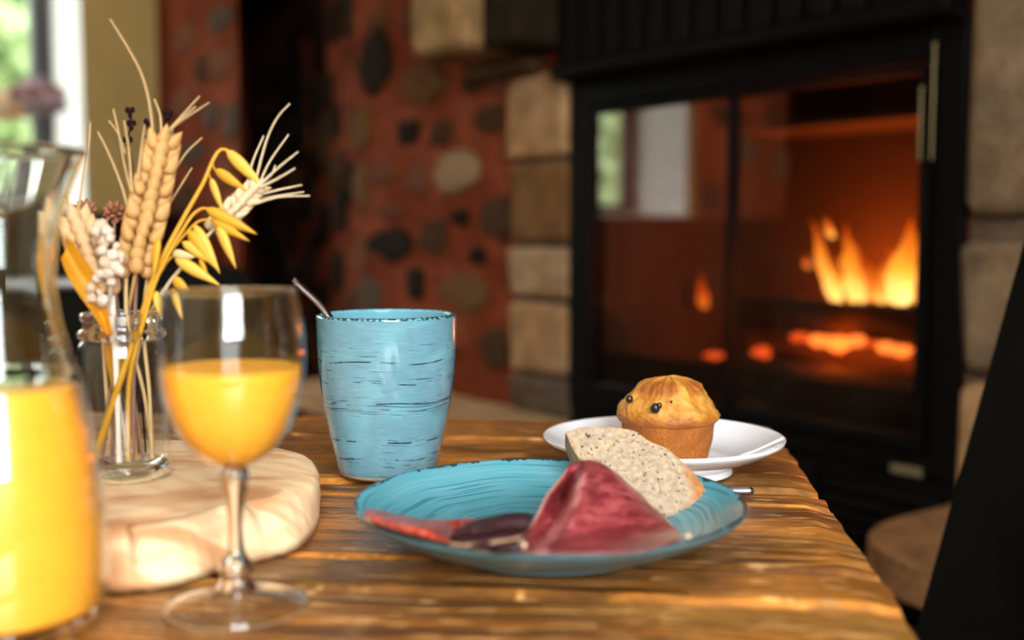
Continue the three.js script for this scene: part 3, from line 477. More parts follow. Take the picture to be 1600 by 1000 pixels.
// a slice of soft food: control rows of points -> smooth closed sheet
function cr(a, b, c, d, t) { return 0.5 * ((2 * b) + (-a + c) * t + (2 * a - 5 * b + 4 * c - d) * t * t + (-a + 3 * b - 3 * c + d) * t * t * t); }
function sheet(rows, nu, nv, thick, ripple = 0) {
  const R_ = rows.length, C_ = rows[0].length, at = (j, i) => rows[clamp(j, 0, R_ - 1)][clamp(i, 0, C_ - 1)];
  const pt = (u, v) => {
    const x = u * (C_ - 1), y = v * (R_ - 1), i = Math.min(C_ - 2, Math.floor(x)), j = Math.min(R_ - 2, Math.floor(y)), fx = x - i, fy = y - j, o = V(0, 0, 0);
    for (const k of ['x', 'y', 'z']) { const q = []; for (let m = -1; m < 3; m++) q.push(cr(at(j + m, i - 1)[k], at(j + m, i)[k], at(j + m, i + 1)[k], at(j + m, i + 2)[k], fx)); o[k] = cr(...q, fy); }
    return o;
  };
  const mid = gridGeo(nu, nv, (u, v) => { const q = pt(u, v); return [q.x, q.y, q.z]; }), p = mid.attributes.position, n = mid.attributes.normal;
  const face = (s) => { const g = mid.clone(), q = g.attributes.position; for (let j = 0; j <= nv; j++) for (let i = 0; i <= nu; i++) { const k = j * (nu + 1) + i, e = Math.min(1, Math.min(i, nu - i, j, nv - j) / 3), h = s * thick * 0.5 * (0.25 + 0.75 * Math.sqrt(e)) + ripple * fbm3(p.getX(k) * 90, p.getY(k) * 90, p.getZ(k) * 90, 2) * e; q.setXYZ(k, p.getX(k) + n.getX(k) * h, p.getY(k) + n.getY(k) * h, p.getZ(k) + n.getZ(k) * h); } if (s < 0) g.setIndex([...g.index.array].reverse()); return g; };
  const A = face(1), Bk = face(-1), ring = []; for (let i = 0; i < nu; i++) ring.push(i); for (let j = 0; j < nv; j++) ring.push(j * (nu + 1) + nu); for (let i = nu; i > 0; i--) ring.push(nv * (nu + 1) + i); for (let j = nv; j > 0; j--) ring.push(j * (nu + 1));
  const rp = [], ru = [], ri = []; ring.forEach((k) => { for (const g of [A, Bk]) { const q = g.attributes.position; rp.push(q.getX(k), q.getY(k), q.getZ(k)); ru.push(mid.attributes.uv.getX(k), mid.attributes.uv.getY(k)); } }); const L = ring.length; for (let k = 0; k < L; k++) { const a = 2 * k, b = 2 * ((k + 1) % L); ri.push(a, a + 1, b, b, a + 1, b + 1); }
  const E = new THREE.BufferGeometry(); E.setAttribute('position', new THREE.Float32BufferAttribute(rp, 3)); E.setAttribute('uv', new THREE.Float32BufferAttribute(ru, 2)); E.setIndex(ri);
  for (const g of [A, Bk, E]) { g.deleteAttribute('normal'); g.computeVertexNormals(); }
  return mergeGeometries([A, Bk, E]);
}
const meatBump = tex(256, 256, (u, v) => 128 + 90 * fbm(u * 8, v * 22, 4), { data: true });
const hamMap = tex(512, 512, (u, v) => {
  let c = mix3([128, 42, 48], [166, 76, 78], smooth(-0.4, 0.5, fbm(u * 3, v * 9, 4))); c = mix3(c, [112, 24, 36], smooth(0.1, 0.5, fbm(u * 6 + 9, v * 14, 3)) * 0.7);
  const fat = smooth(0.1, 0.02, Math.abs(u - 0.23 - 0.3 * v - 0.025 * n2(v * 7, 2))) * smooth(0.75, 0.5, v); c = mix3(c, [206, 142, 138], smooth(0.35, 0.6, fat * 0.8 + 0.5 * fbm(u * 40, v * 12, 3)) * 0.75);  // pale streak: part fat vein, part fold sheen painted into the colour
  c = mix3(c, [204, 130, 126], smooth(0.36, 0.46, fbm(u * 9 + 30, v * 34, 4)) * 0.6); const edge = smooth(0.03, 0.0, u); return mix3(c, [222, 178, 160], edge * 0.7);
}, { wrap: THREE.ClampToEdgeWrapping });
const meatMat = (map, r = 0.38, c = 0.3) => M(0xffffff, r, { map, bumpMap: meatBump, bumpScale: 0.0004, specularIntensity: c < 0.1 ? 0.35 : 1, clearcoat: c, clearcoatRoughness: 0.32 });
{
  const rows = [
    [onPlate(800, 858, 0.003), onPlate(838, 863, 0.003), onPlate(880, 864, 0.004), onPlate(935, 864, 0.004), onPlate(1000, 861, 0.004), onPlate(1068, 840, 0.003)],
    [P(822, 832, 0.545), P(850, 838, 0.556), P(886, 838, 0.55), P(935, 838, 0.555), P(1000, 838, 0.562), P(1062, 834, 0.585)],
    [P(838, 806, 0.565), P(866, 812, 0.584), P(894, 806, 0.561), P(940, 806, 0.575), P(992, 806, 0.585), P(1050, 822, 0.6)],
    [P(856, 772, 0.582), P(876, 784, 0.614), P(904, 772, 0.58), P(938, 768, 0.594), P(978, 776, 0.602), P(1034, 806, 0.612)],
    [P(878, 744, 0.604), P(892, 750, 0.616), P(912, 738, 0.598), P(936, 738, 0.61), P(966, 752, 0.616), P(1014, 788, 0.622)],
    [P(890, 730, 0.622), P(906, 724, 0.622), P(924, 722, 0.62), P(942, 728, 0.625), P(966, 746, 0.63), P(1008, 782, 0.634)],
    [P(898, 760, 0.64), P(914, 748, 0.64), P(930, 744, 0.638), P(944, 750, 0.641), P(966, 768, 0.645), P(1004, 800, 0.646)],
  ];
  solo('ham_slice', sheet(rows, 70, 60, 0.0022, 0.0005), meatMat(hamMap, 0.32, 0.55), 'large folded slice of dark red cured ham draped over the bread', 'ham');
}
const redMap = tex(256, 128, (u, v) => { let c = mix3([158, 40, 28], [206, 84, 48], smooth(-0.3, 0.5, fbm(u * 8, v * 5, 4))); return mix3(c, [226, 150, 140], smooth(0.22, 0.5, fbm(u * 9 + 20, v * 9, 3)) * 0.7); }, { wrap: THREE.ClampToEdgeWrapping });
{
  const rows = [
    [onPlate(572, 812, 0.003), onPlate(620, 828, 0.003), onPlate(665, 840, 0.003), onPlate(705, 846, 0.003), onPlate(735, 846, 0.003)],
    [onPlate(570, 805, 0.005), onPlate(622, 819, 0.0055), onPlate(668, 829, 0.005), onPlate(710, 832, 0.005), onPlate(745, 836, 0.004)],
    [onPlate(571, 798, 0.004), onPlate(624, 810, 0.005), onPlate(670, 818, 0.006), onPlate(715, 818, 0.006), onPlate(752, 822, 0.004)],
    [onPlate(575, 798, 0.002), onPlate(628, 808, 0.0025), onPlate(676, 815, 0.003), onPlate(722, 812, 0.003), onPlate(760, 812, 0.003)],
  ];
  solo('ham_strip', sheet(rows, 50, 18, 0.0024, 0.001), meatMat(redMap), 'narrow bright red strip of cured ham at the left of the blue plate', 'ham');
}
const darkMap = tex(256, 128, (u, v) => { let c = mix3([42, 24, 28], [74, 44, 50], smooth(-0.3, 0.5, fbm(u * 7, v * 7, 4))); const fat = smooth(0.1, 0.05, Math.abs(v - 0.09 - 0.03 * n2(u * 5, 3))); return mix3(c, [196, 160, 128], fat * 0.9); }, { wrap: THREE.ClampToEdgeWrapping });
{
  const mk = (rows, label) => solo('cured_beef_slice', sheet(rows, 36, 20, 0.003, 0.001), meatMat(darkMap, 0.55, 0.06), label, 'cured meat');
  mk([[onPlate(702, 852, 0.006), onPlate(742, 855, 0.008), onPlate(785, 848, 0.009), onPlate(815, 842, 0.009)], [onPlate(704, 840, 0.011), onPlate(745, 838, 0.014), onPlate(790, 833, 0.016), onPlate(824, 828, 0.015)], [onPlate(714, 828, 0.013), onPlate(750, 820, 0.017), onPlate(795, 811, 0.019), onPlate(832, 812, 0.016)], [onPlate(732, 819, 0.009), onPlate(765, 811, 0.012), onPlate(800, 803, 0.013), onPlate(834, 806, 0.012)]], 'almost black slice of cured beef with a pale fat edge beside the ham');
  mk([[onPlate(735, 858, 0.002), onPlate(765, 862, 0.002), onPlate(795, 862, 0.002), onPlate(815, 860, 0.002)], [onPlate(735, 853, 0.0035), onPlate(765, 856, 0.0035), onPlate(795, 854, 0.0035), onPlate(818, 852, 0.0035)], [onPlate(740, 848, 0.0035), onPlate(770, 850, 0.0035), onPlate(800, 846, 0.0035), onPlate(822, 844, 0.0035)]], 'lower dark slice of cured meat tucked under the black one');
}
// bread
{
  const p1 = P(890, 690, 0.69), p2 = P(1098, 800, 0.642), s = V(0.16, 0.6, -0.78).normalize(), ex = p2.clone().sub(p1).normalize(), n = ex.clone().cross(s).normalize(), ey = n.clone().cross(ex).normalize();
  const o = p1.clone().add(p2).multiplyScalar(0.5);
  const hit = (px, py) => { const r = sight(px, py), d = V(r[0], r[1], -r[2]), t = o.clone().sub(V(0, EYE, 0)).dot(n) / d.dot(n), q = V(0, EYE, 0).addScaledVector(d, t).sub(o); return [q.dot(ex), q.dot(ey)]; };
  const pts = [[884, 676], [905, 669], [935, 667], [965, 669], [992, 674], [1015, 690], [1040, 700], [1062, 718], [1084, 740], [1100, 762], [1105, 785], [1104, 802], [1094, 814], [1080, 826], [1062, 822], [1030, 800], [985, 770], [945, 742], [915, 728], [897, 705]].map(([x, y]) => hit(x, y));
  const c = spline([...pts, pts[0]].map((q) => V(q[0], q[1], 0)), 110).slice(0, 110), cx = c.reduce((t, q) => t + q.x, 0) / 110, cy = c.reduce((t, q) => t + q.y, 0) / 110, th = 0.017;
  const place = (x, y, z) => o.clone().addScaledVector(ex, x).addScaledVector(ey, y).addScaledVector(n, z);
  const ringAt = (u, k) => { const q = c[Math.round(u * 110) % 110]; return [lerp(cx, q.x, k), lerp(cy, q.y, k)]; };
  const crumb = (zs, flip) => gridGeo(110, 26, (u, v) => { const [x, y] = ringAt(u, 1 - v * 0.9999), e = smooth(0, 0.08, v); let h = 0.0007 * fbm(x * 200, y * 200 + zs * 900, 3) * e; const hole = smooth(0.3, 0.45, fbm(x * 120 + 40, y * 150, 2)); h -= 0.003 * hole * e; const q = place(x, y, zs + (flip ? -h : h)), rim = smooth(0.34, 0.42, u) * smooth(0.74, 0.66, u), k = smooth(0.05 + 0.3 * rim + 0.07 * fbm(u * 14, 3, 2), 0.01 + 0.1 * rim, v) * (0.3 + 0.7 * rim); return [q.x, q.y, q.z, ...mix3([1, 1, 1], mix3([1.05, 0.68, 0.32], [0.8, 0.36, 0.1], clamp(0.5 + fbm(x * 300, y * 300, 2))), k)]; }, { flip });
  const withUV = (g) => { const p = g.attributes.position, uv = g.attributes.uv; for (let i = 0; i < p.count; i++) { const q = V(p.getX(i), p.getY(i), p.getZ(i)).sub(o); uv.setXY(i, q.dot(ex) / 0.2 + 0.5, q.dot(ey) / 0.2 + 0.5); } return g; };
  const crumbMap = tex(1024, 1024, (u, v) => { const k = fbm(u * 30, v * 30, 4); let q = mix3([168, 149, 126], [186, 168, 144], smooth(-0.5, 0.5, k)); q = mix3(q, [150, 122, 92], smooth(0.4, 0.62, fbm(u * 16 + 50, v * 20, 3)) * 0.6); q = mix3(q, [60, 46, 36], smooth(0.42, 0.5, fbm(u * 30 + 11, v * 36, 2)) * 0.9); return mix3(q, [224, 190, 140], smooth(0.2, 0.5, fbm(u * 9 + 3, v * 9, 2)) * 0.3); });
  const bread = thing('bread_slice', 'slice of seeded wholemeal bread leaning on the blue plate under the ham', 'bread', null);
  const front = withUV(crumb(0.0, false)), back = withUV(crumb(-th, true));
  part('crumb', [front, back], M(0xffffff, 0.95, { map: crumbMap, bumpMap: crumbMap, bumpScale: 0.0005, vertexColors: true }), bread);
  part('crust', gridGeo(110, 8, (u, v) => { const [x, y] = ringAt(u, 1 + 0.012 * Math.sin(v * Math.PI) + 0.01 * fbm(u * 40, v * 3, 2)), q = place(x, y, -th * v + 0.0004 * (0.5 - v)), k = clamp(0.5 + 0.9 * fbm(u * 30, v * 4, 3)), right = smooth(0.33, 0.4, u) * smooth(0.78, 0.7, u), col = mix3(mix3([0.52, 0.38, 0.22], [0.36, 0.22, 0.11], k), mix3([0.75, 0.42, 0.14], [0.55, 0.24, 0.06], k), right); return [q.x, q.y, q.z, ...col]; }, { wrap: true, flip: true }), M(0xffffff, 0.85, { vertexColors: true }), bread);
}
// crumbs
[[815, 852, 0.0016], [792, 856, 0.0012], [1075, 838, 0.001], [578, 812, 0.0009]].forEach(([x, y, r], i) => { const c = tag(part('bread_crumb', lump([r * 1.4, r, r], i * 3 + 50), M([0.8, 0.62, 0.38], 0.9)), ['bread crumb at the lower left corner of the folded ham', 'bread crumb just left of the largest crumb by the ham', 'tiny bread crumb right of the folded ham', 'tiny crumb at the left end of the red ham strip'][i], 'crumb'); c.position.copy(onPlate(x, y, r + 0.006)); });

// ---------------------------------------------------------------- white saucer with the muffin
const SC = V(0.11, T0, -0.812);
const saucer = thing('saucer', 'white porcelain saucer carrying the muffin', 'saucer', SC);
const china = M([0.89, 0.9, 0.95], 0.1, { clearcoat: 0.5, clearcoatRoughness: 0.03 });
const saucerTop = [[0.0001, 0.0095], [0.035, 0.0094], [0.05, 0.0104], [0.066, 0.0155], [0.08, 0.0222], [0.0862, 0.0254]];
part('top_face', lathe([...profile(saucerTop, 60), [0.0868, 0.0258], [0.0874, 0.0252]], 128), china, saucer);
part('underside', lathe(profile([[0.0874, 0.0252], [0.0868, 0.0232], [0.08, 0.0186], [0.065, 0.0118], [0.054, 0.0074], [0.0495, 0.0048], [0.0505, 0.0006], [0.0495, 0], [0.047, 0], [0.046, 0.003], [0.0001, 0.0045]], 60), 128), china, saucer);
const muffin = thing('muffin', 'golden domed muffin with dark chocolate chips on the white saucer', 'muffin', V(0.1125, T0 + 0.0097, -0.806));
{
  const cup = [[0.0001, 0], [0.026, 0], [0.0285, 0.0015], [0.0305, 0.010], [0.0325, 0.020], [0.0336, 0.0265], [0.0338, 0.029]];
  const cp = profile(cup, 40);
  part('base', gridGeo(600, 40, (u, v) => {
    const q = cp[Math.round(v * 40)], w = u * Math.PI * 2, k = 1 + (q[1] > 0.002 ? 0.012 * Math.pow(Math.abs(Math.sin(w * 50 + 2 * n2(u * 20, 1))), 2) * smooth(0.3, 0.7, 0.5 + 0.5 * n2(u * 14, 2)) : 0) + 0.02 * n2(u * 6, q[1] * 40), n = fbm(u * 40, q[1] * 200, 3);
    const col = mix3(mix3([0.28, 0.072, 0.005], [0.46, 0.16, 0.014], clamp(0.5 + n * 1.4)), [0.19, 0.042, 0.003], smooth(0.0, 0.35, n + 0.3 * n2(u * 9, q[1] * 60) + 9 * (q[1] - 0.016)) * 0.6);
    return [Math.sin(w) * q[0] * k, q[1], Math.cos(w) * q[0] * k, ...col];
  }, { wrap: true }), M(0xffffff, 0.8, { vertexColors: true }), muffin);
  const dp = profile([[0.0325, 0.0265], [0.0355, 0.0285], [0.0368, 0.0325], [0.035, 0.0365], [0.030, 0.0425], [0.0255, 0.049], [0.021, 0.0545], [0.012, 0.0585], [0.0001, 0.0598]], 60);
  part('dome', gridGeo(160, 60, (u, v) => {
    const q = dp[Math.round(v * 60)], w = u * Math.PI * 2, x = Math.sin(w), z = Math.cos(w), lobe = fbm3(x * 1.3 + 2, q[1] * 40, z * 1.3, 3), fine = fbm3(x * 9, q[1] * 260, z * 9, 3);
    const crack = smooth(0.03, 0, Math.abs(n3(x * 1.1 + 5, q[1] * 22, z * 1.1))) * smooth(0.034, 0.045, q[1]), k = 1 + 0.13 * lobe * smooth(0.03, 0.04, q[1]) + 0.026 * fine - 0.012 * crack;
    const ridge = smooth(0.0475, 0.052, q[1]) * smooth(0.0592, 0.0565, q[1]) * smooth(-0.25, 0.25, n2(u * 5, 8) + (x > 0 ? 0.3 : -0.15)), rim = smooth(0.038, 0.030, q[1] + 0.004 * fbm(u * 14, 5, 3));
    let c = mix3([0.44, 0.15, 0.008], [0.62, 0.31, 0.05], clamp(0.5 + lobe * 1.5 + fine * 0.8)); c = mix3(c, [0.27, 0.06, 0.004], clamp(rim * 0.75 + ridge * 0.8)); c = mix3(c, [0.4, 0.12, 0.012], crack * 0.4); c = mix3(c, [0.45, 0.15, 0.015], 0.55 * smooth(0.15, 0.5, fine));
    return [x * q[0] * k + 0.0012 * smooth(0.04, 0.06, q[1]), q[1] * (1 + 0.02 * lobe) + 0.0006 * fine, z * q[0] * k, ...c];
  }, { wrap: true }), M(0xffffff, 0.62, { vertexColors: true, clearcoat: 0.1, clearcoatRoughness: 0.5 }), muffin);
  const chip = (px, py, d, r) => { const q = P(px, py, d).sub(muffin.position); part('chocolate_chip', lump([r, r * 1.15, r * 0.8], px, 0.1), M([0.02, 0.012, 0.012], 0.25), muffin).position.copy(q); };
  chip(983.5, 624, 0.7835, 0.0026); chip(1024, 638, 0.7715, 0.0032); chip(1030, 634, 0.7715, 0.002); chip(1049, 628, 0.7735, 0.0009);
}
const knife = thing('cutlery_handle', 'steel cutlery handle end showing past the blue plate', 'cutlery', null);
{ const a = onY(1176, 767, T0 + 0.0032), b = onY(1050, 768, T0 + 0.0032); part('handle', tube([a, a.clone().lerp(b, 0.08), a.clone().lerp(b, 0.5), b], (v) => v < 0.03 ? 0.0022 + 0.0008 * Math.sqrt(v / 0.03) : 0.003 - 0.0008 * v, 40, 14), steel, knife); part('end_cap', new THREE.SphereGeometry(0.0023, 14, 10).scale(0.4, 1, 1).translate(a.x, a.y, a.z), steel, knife); }

// ---------------------------------------------------------------- the wooden board
const boardMat = M(0xffffff, 0.7, { map: tex(1024, 1024, (u, v) => {
  const x = u - 0.34, y = v - 0.6, w = 0.05 * fbm(u * 3, v * 3, 3), d = Math.hypot(x * 1.0, y * 1.6) + w, ringv = Math.sin(d * 95 + 2 * fbm(u * 4, v * 4, 2));
  let c = mix3([246, 214, 170], [232, 190, 140], smooth(-0.2, 1, ringv) * 0.55); c = mix3(c, [206, 142, 92], smooth(0.0, 0.45, fbm(u * 3 + 8, v * 6, 3)) * 0.75); c = mix3(c, [248, 222, 184], smooth(0.0, 0.5, fbm(u * 3 + 20, v * 3, 2)) * 0.5);
  const crackv = smooth(0.006, 0.001, Math.abs(y * 0.9 - x * 0.12 + 0.13 + 0.01 * n2(u * 14, 3))) * smooth(0.06, 0.0, Math.abs(x - 0.1)); return mix3(c, [70, 44, 36], crackv);
}), bumpMap: tex(256, 256, (u, v) => 128 + 70 * fbm(u * 14, v * 40, 3), { data: true }), bumpScale: 0.0008 });
{
  const out = [[-0.127, 0.716], [-0.139, 0.738], [-0.177, 0.768], [-0.239, 0.782], [-0.32, 0.778], [-0.39, 0.74], [-0.425, 0.67], [-0.41, 0.6], [-0.35, 0.552], [-0.27, 0.538], [-0.215, 0.536], [-0.184, 0.533], [-0.163, 0.545], [-0.148, 0.566], [-0.132, 0.586], [-0.119, 0.602], [-0.114, 0.635], [-0.118, 0.68]];
  const N = 200, c = spline([...out, out[0]].map((q) => V(q[0], q[1], 0)), N), cx = -0.26, cz = 0.655, H = 0.03;
  const board = thing('wooden_board', 'pale live-edge wooden board under the flower jar', 'board', V(cx, T0, -cz));
  const row = [[0.0, 1], [0.6, 1], [0.9, 1], [1, 1], [1, 0.8], [1, 0.5], [1, 0.2], [1, 0.0], [0.9, 0.0], [0, 0]];
  const g = gridGeo(N, row.length - 1, (u, v) => {
    const [k, h] = row[Math.round(v * (row.length - 1))], q = c[Math.round(u * N) % N], dx = q.x - cx, dz = -(q.y - cz), L = Math.hypot(dx, dz), front = smooth(-0.1, 0.7, dz / L);
    const scoop = front * (0.005 + 0.02 * smooth(0.35, 0.75, 0.5 + 0.7 * n2(u * 7.5, 4.6))), inset = k === 1 ? (h > 0.9 ? scoop + 0.003 : h > 0.6 ? scoop * 0.75 : h > 0.3 ? scoop * 0.35 + 0.001 * n2(u * 60, h * 4) : h > 0.1 ? scoop * 0.08 : 0) : 0;
    const s = k * (1 - inset / L); return [dx * s, H * h - (k === 1 && h > 0.9 ? 0.0025 : 0), dz * s];
  }, { wrap: true, flip: false });
  const uv = g.attributes.uv, p = g.attributes.position; for (let i = 0; i < p.count; i++) uv.setXY(i, p.getX(i) / 0.36 + 0.5, (p.getZ(i) - p.getY(i) * 0.8) / 0.3 + 0.5);
  part('slab', g, boardMat, board);
  part('bark_scar', lump([0.0015, 0.006, 0.004], 3), M([0.1, 0.06, 0.05], 0.9), board).position.set(-0.1228 - cx, 0.0185, -0.69 + cz);
}

// ---------------------------------------------------------------- orange juice: carafe and stemmed glass
const juiceMap = tex(256, 256, (u, v) => { const k = 1 + 0.03 * fbm(u * 9, v * 9, 3); return [253 * k, 180 * k, 56 * k]; }, { wrap: THREE.RepeatWrapping });
const juiceMat = M([1, 0.98, 0.9], 0.3, { map: juiceMap, transmission: 0.0 });
const carafe = thing('carafe', 'glass carafe of orange juice with a flared rim at the left', 'carafe', V(-0.2215, T0, -0.482));
{
  const pr = [[0.035, 0.001], [0.0395, 0.004], [0.0425, 0.014], [0.0438, 0.034], [0.0428, 0.055], [0.04, 0.078], [0.0355, 0.1], [0.0295, 0.122], [0.0255, 0.14], [0.0245, 0.156], [0.0262, 0.172], [0.0305, 0.188], [0.036, 0.202], [0.0385, 0.208]];
  const inner = (q) => [Math.max(q[0] - 0.0022, 0.0001), q[1]], P1 = profile(pr, 70);
  const low = P1.filter((q) => q[1] <= 0.1085), up = P1.filter((q) => q[1] > 0.1085);
  part('glass_body', lathe(low, 96), thinGlass, carafe);
  part('inner_wall', lathe(low.map(inner), 96), thinGlass, carafe);
  part('neck', lathe([[up[0][0] - 0.0022, up[0][1]], ...up, ...up.map(inner).reverse()], 96), M([0.95, 1, 0.98], 0.0, { transmission: 1, thickness: 0.003, ior: 1.5 }), carafe);
  part('thick_base', lathe(profile([[0.0001, 0.0065], [0.03, 0.0062], [0.0362, 0.0085], [0.0375, 0.006], [0.037, 0.003], [0.034, 0.0008], [0.0001, 0.0015]], 40), 72), solidGlass, carafe);
  part('rim', new THREE.TorusGeometry(0.0376, 0.0016, 14, 96).rotateX(Math.PI / 2).translate(0, 0.2078, 0), M([0.86, 0.97, 0.92], 0.0, { transmission: 1, thickness: 0.003, ior: 1.5 }), carafe);
  const jp = P1.map((q) => [q[0] - 0.0028, q[1]]).filter((q) => q[1] > 0.0095 && q[1] < 0.107);
  const j = solo('orange_juice', lathe([[0.0001, 0.0092], [0.034, 0.0092], ...jp, [jp[jp.length - 1][0] - 0.0008, 0.1075], [0.0001, 0.1075]], 96), juiceMat, 'orange juice filling the carafe to its shoulder', 'juice'); j.position.copy(carafe.position);
}
const wine = thing('stemmed_glass', 'stemmed wine glass half full of orange juice beside the board', 'glass', V(-0.1278, T0, -0.511));
{
  const bowl = [[0.004, 0.066], [0.011, 0.0678], [0.0195, 0.0745], [0.0265, 0.085], [0.031, 0.098], [0.0329, 0.112], [0.0328, 0.124], [0.0316, 0.137], [0.0302, 0.147]];
  const B1 = profile(bowl, 60);
  part('bowl', lathe(B1, 96), thinGlass, wine);
  part('bowl_lining', lathe(B1.filter((q) => q[1] > 0.07).map((q) => [q[0] - 0.0011, q[1]]), 96), thinGlass, wine);
  part('rim', new THREE.TorusGeometry(0.0296, 0.0007, 10, 96).rotateX(Math.PI / 2).translate(0, 0.147, 0), solidGlass, wine);
  part('stem', lathe(profile([[0.0001, 0.0668], [0.005, 0.0662], [0.0066, 0.064], [0.0062, 0.058], [0.0046, 0.051], [0.0034, 0.043], [0.0034, 0.035], [0.0045, 0.026], [0.0072, 0.021], [0.0078, 0.0175], [0.0066, 0.0145], [0.008, 0.0112], [0.0092, 0.0088], [0.006, 0.0074], [0.0001, 0.0072]], 140), 72), solidGlass, wine);
  part('foot', lathe(profile([[0.0088, 0.0088], [0.012, 0.0072], [0.018, 0.0052], [0.0275, 0.0034], [0.0322, 0.0022]], 40), 96), thinGlass, wine);
  part('foot_edge', new THREE.TorusGeometry(0.0316, 0.0014, 12, 96).rotateX(Math.PI / 2).translate(0, 0.0015, 0), solidGlass, wine);
  const jp = B1.map((q) => [q[0] - 0.0016, q[1]]).filter((q) => q[0] > 0.004 && q[1] > 0.0695 && q[1] < 0.112);
  const j = solo('orange_juice', lathe([[0.0001, jp[0][1] - 0.0003], ...jp, [jp[jp.length - 1][0] - 0.0006, 0.1124], [0.0001, 0.1124]], 96), juiceMat, 'orange juice half filling the stemmed glass', 'juice'); j.position.copy(wine.position);
}

// ---------------------------------------------------------------- jar and dried bouquet
const JC = V(-0.226, T0 + 0.0303, -0.65);
const jar = thing('glass_jar', 'small clear glass jar holding dried grasses on the wooden board', 'jar', JC);
{
  const pr = [[0.0215, 0.0004], [0.0248, 0.003], [0.0254, 0.012], [0.0254, 0.05], [0.0252, 0.071], [0.0244, 0.078], [0.0222, 0.0815]], P1 = profile(pr, 50);
  part('glass_body', lathe(P1, 72), thinGlass, jar);
  part('inner_wall', lathe(profile([[0.019, 0.009], [0.0225, 0.012], [0.0232, 0.02], [0.0232, 0.071], [0.0222, 0.078], [0.0205, 0.083], [0.0205, 0.0955]], 50), 72), thinGlass, jar);
  part('neck', lathe(profile([[0.0222, 0.0815], [0.0242, 0.0826], [0.0248, 0.0845], [0.024, 0.0865], [0.0222, 0.0878], [0.022, 0.0915], [0.0232, 0.0935], [0.0232, 0.0955], [0.022, 0.097], [0.0206, 0.096]], 50), 72), solidGlass, jar);
  part('thick_base', lathe(profile([[0.0001, 0.0062], [0.014, 0.0068], [0.0205, 0.0095], [0.0238, 0.0085], [0.0243, 0.004], [0.0215, 0.0006], [0.0001, 0.0018]], 40), 60), M([0.93, 1, 0.96], 0, { transmission: 1, thickness: 0.01, ior: 1.5 }), jar);
}
const straw = M([0.62, 0.43, 0.2], 0.75), strawPale = M([0.78, 0.64, 0.42], 0.8), awnMat = M([0.48, 0.32, 0.15], 0.7), awnPale = M([0.8, 0.7, 0.5], 0.7), brownStem = M([0.24, 0.13, 0.09], 0.85), whiteStem = M([0.85, 0.78, 0.7], 0.85), oatYellow = M([0.62, 0.31, 0.01], 0.6, { transmission: 0.1, thickness: 0 }), oatHusk = M([0.68, 0.39, 0.05], 0.6);
const inJar = (x, z, h) => V(JC.x + x, JC.y + h, JC.z + z);
function kernelGeo(len, wid, th) { return gridGeo(10, 12, (u, v) => { const w = u * Math.PI * 2, k = Math.pow(Math.sin(Math.PI * Math.pow(clamp(v, 0.004, 0.996), 0.62)), 0.9); return [Math.cos(w) * wid * k * (1 + 0.1 * Math.cos(w * 2)), v * len, Math.sin(w) * th * k]; }, { wrap: true, flip: true }); }
const kernelBig = kernelGeo(0.0135, 0.0043, 0.0038), kernelSmall = kernelGeo(0.0095, 0.0026, 0.0024);
function wheat(label, foot, via, ear, width, kern, kmat, awns, amat, d0) {
  const o = thing('wheat_ear', label, 'wheat', null);
  const cv = spline(ear), first = ear[0]; part('stem', tube([foot, ...via, first, cv.getPointAt(0.9)], 0.0011, 40, 7), kmat, o);
  const N = Math.round(cv.getLength() / (width > 0.01 ? 0.0074 : 0.0056)), view = V(0, EYE, 0);
  for (let i = 0; i < N; i++) {
    const t0 = (i + 0.5) / N * 0.9, t = t0, q = cv.getPointAt(t0), tg = cv.getTangentAt(t), toCam = view.clone().sub(q).normalize(), sd = tg.clone().cross(toCam).normalize(), taper = width * (0.75 + 0.5 * Math.sin(Math.PI * Math.min(1, t * 0.85 + 0.12)) - 0.45 * t);
    for (const s of [-1, 0, 1]) {
      q.copy(cv.getPointAt(clamp(t0 + (s === 0 ? 0.45 : s > 0 ? 0.25 : 0) / N, 0, 0.95)));
      
      const off = sd.clone().multiplyScalar(s * taper * 0.36).addScaledVector(toCam, s === 0 ? taper * 0.32 : taper * 0.12 * (i % 2 ? 1 : -1));
      const dir = tg.clone().addScaledVector(sd, s * 0.5 + 0.1 * (R() - 0.5)).addScaledVector(toCam, s === 0 ? 0.35 : 0.1).normalize();
      const m = part('kernel', kern, kmat, o); m.position.copy(q).add(off); m.quaternion.setFromUnitVectors(V(0, 1, 0), dir); m.rotateY(i * 0.7);
    }
  }
  for (const a of awns) part('awn', tube(a, (v) => 0.00085 * (1.1 - 0.5 * v), 18, 5), amat, o);
}
const D = 0.655;
const PP = (list, d) => list.map(([x, y, k = 0]) => P(x, y, d + k));
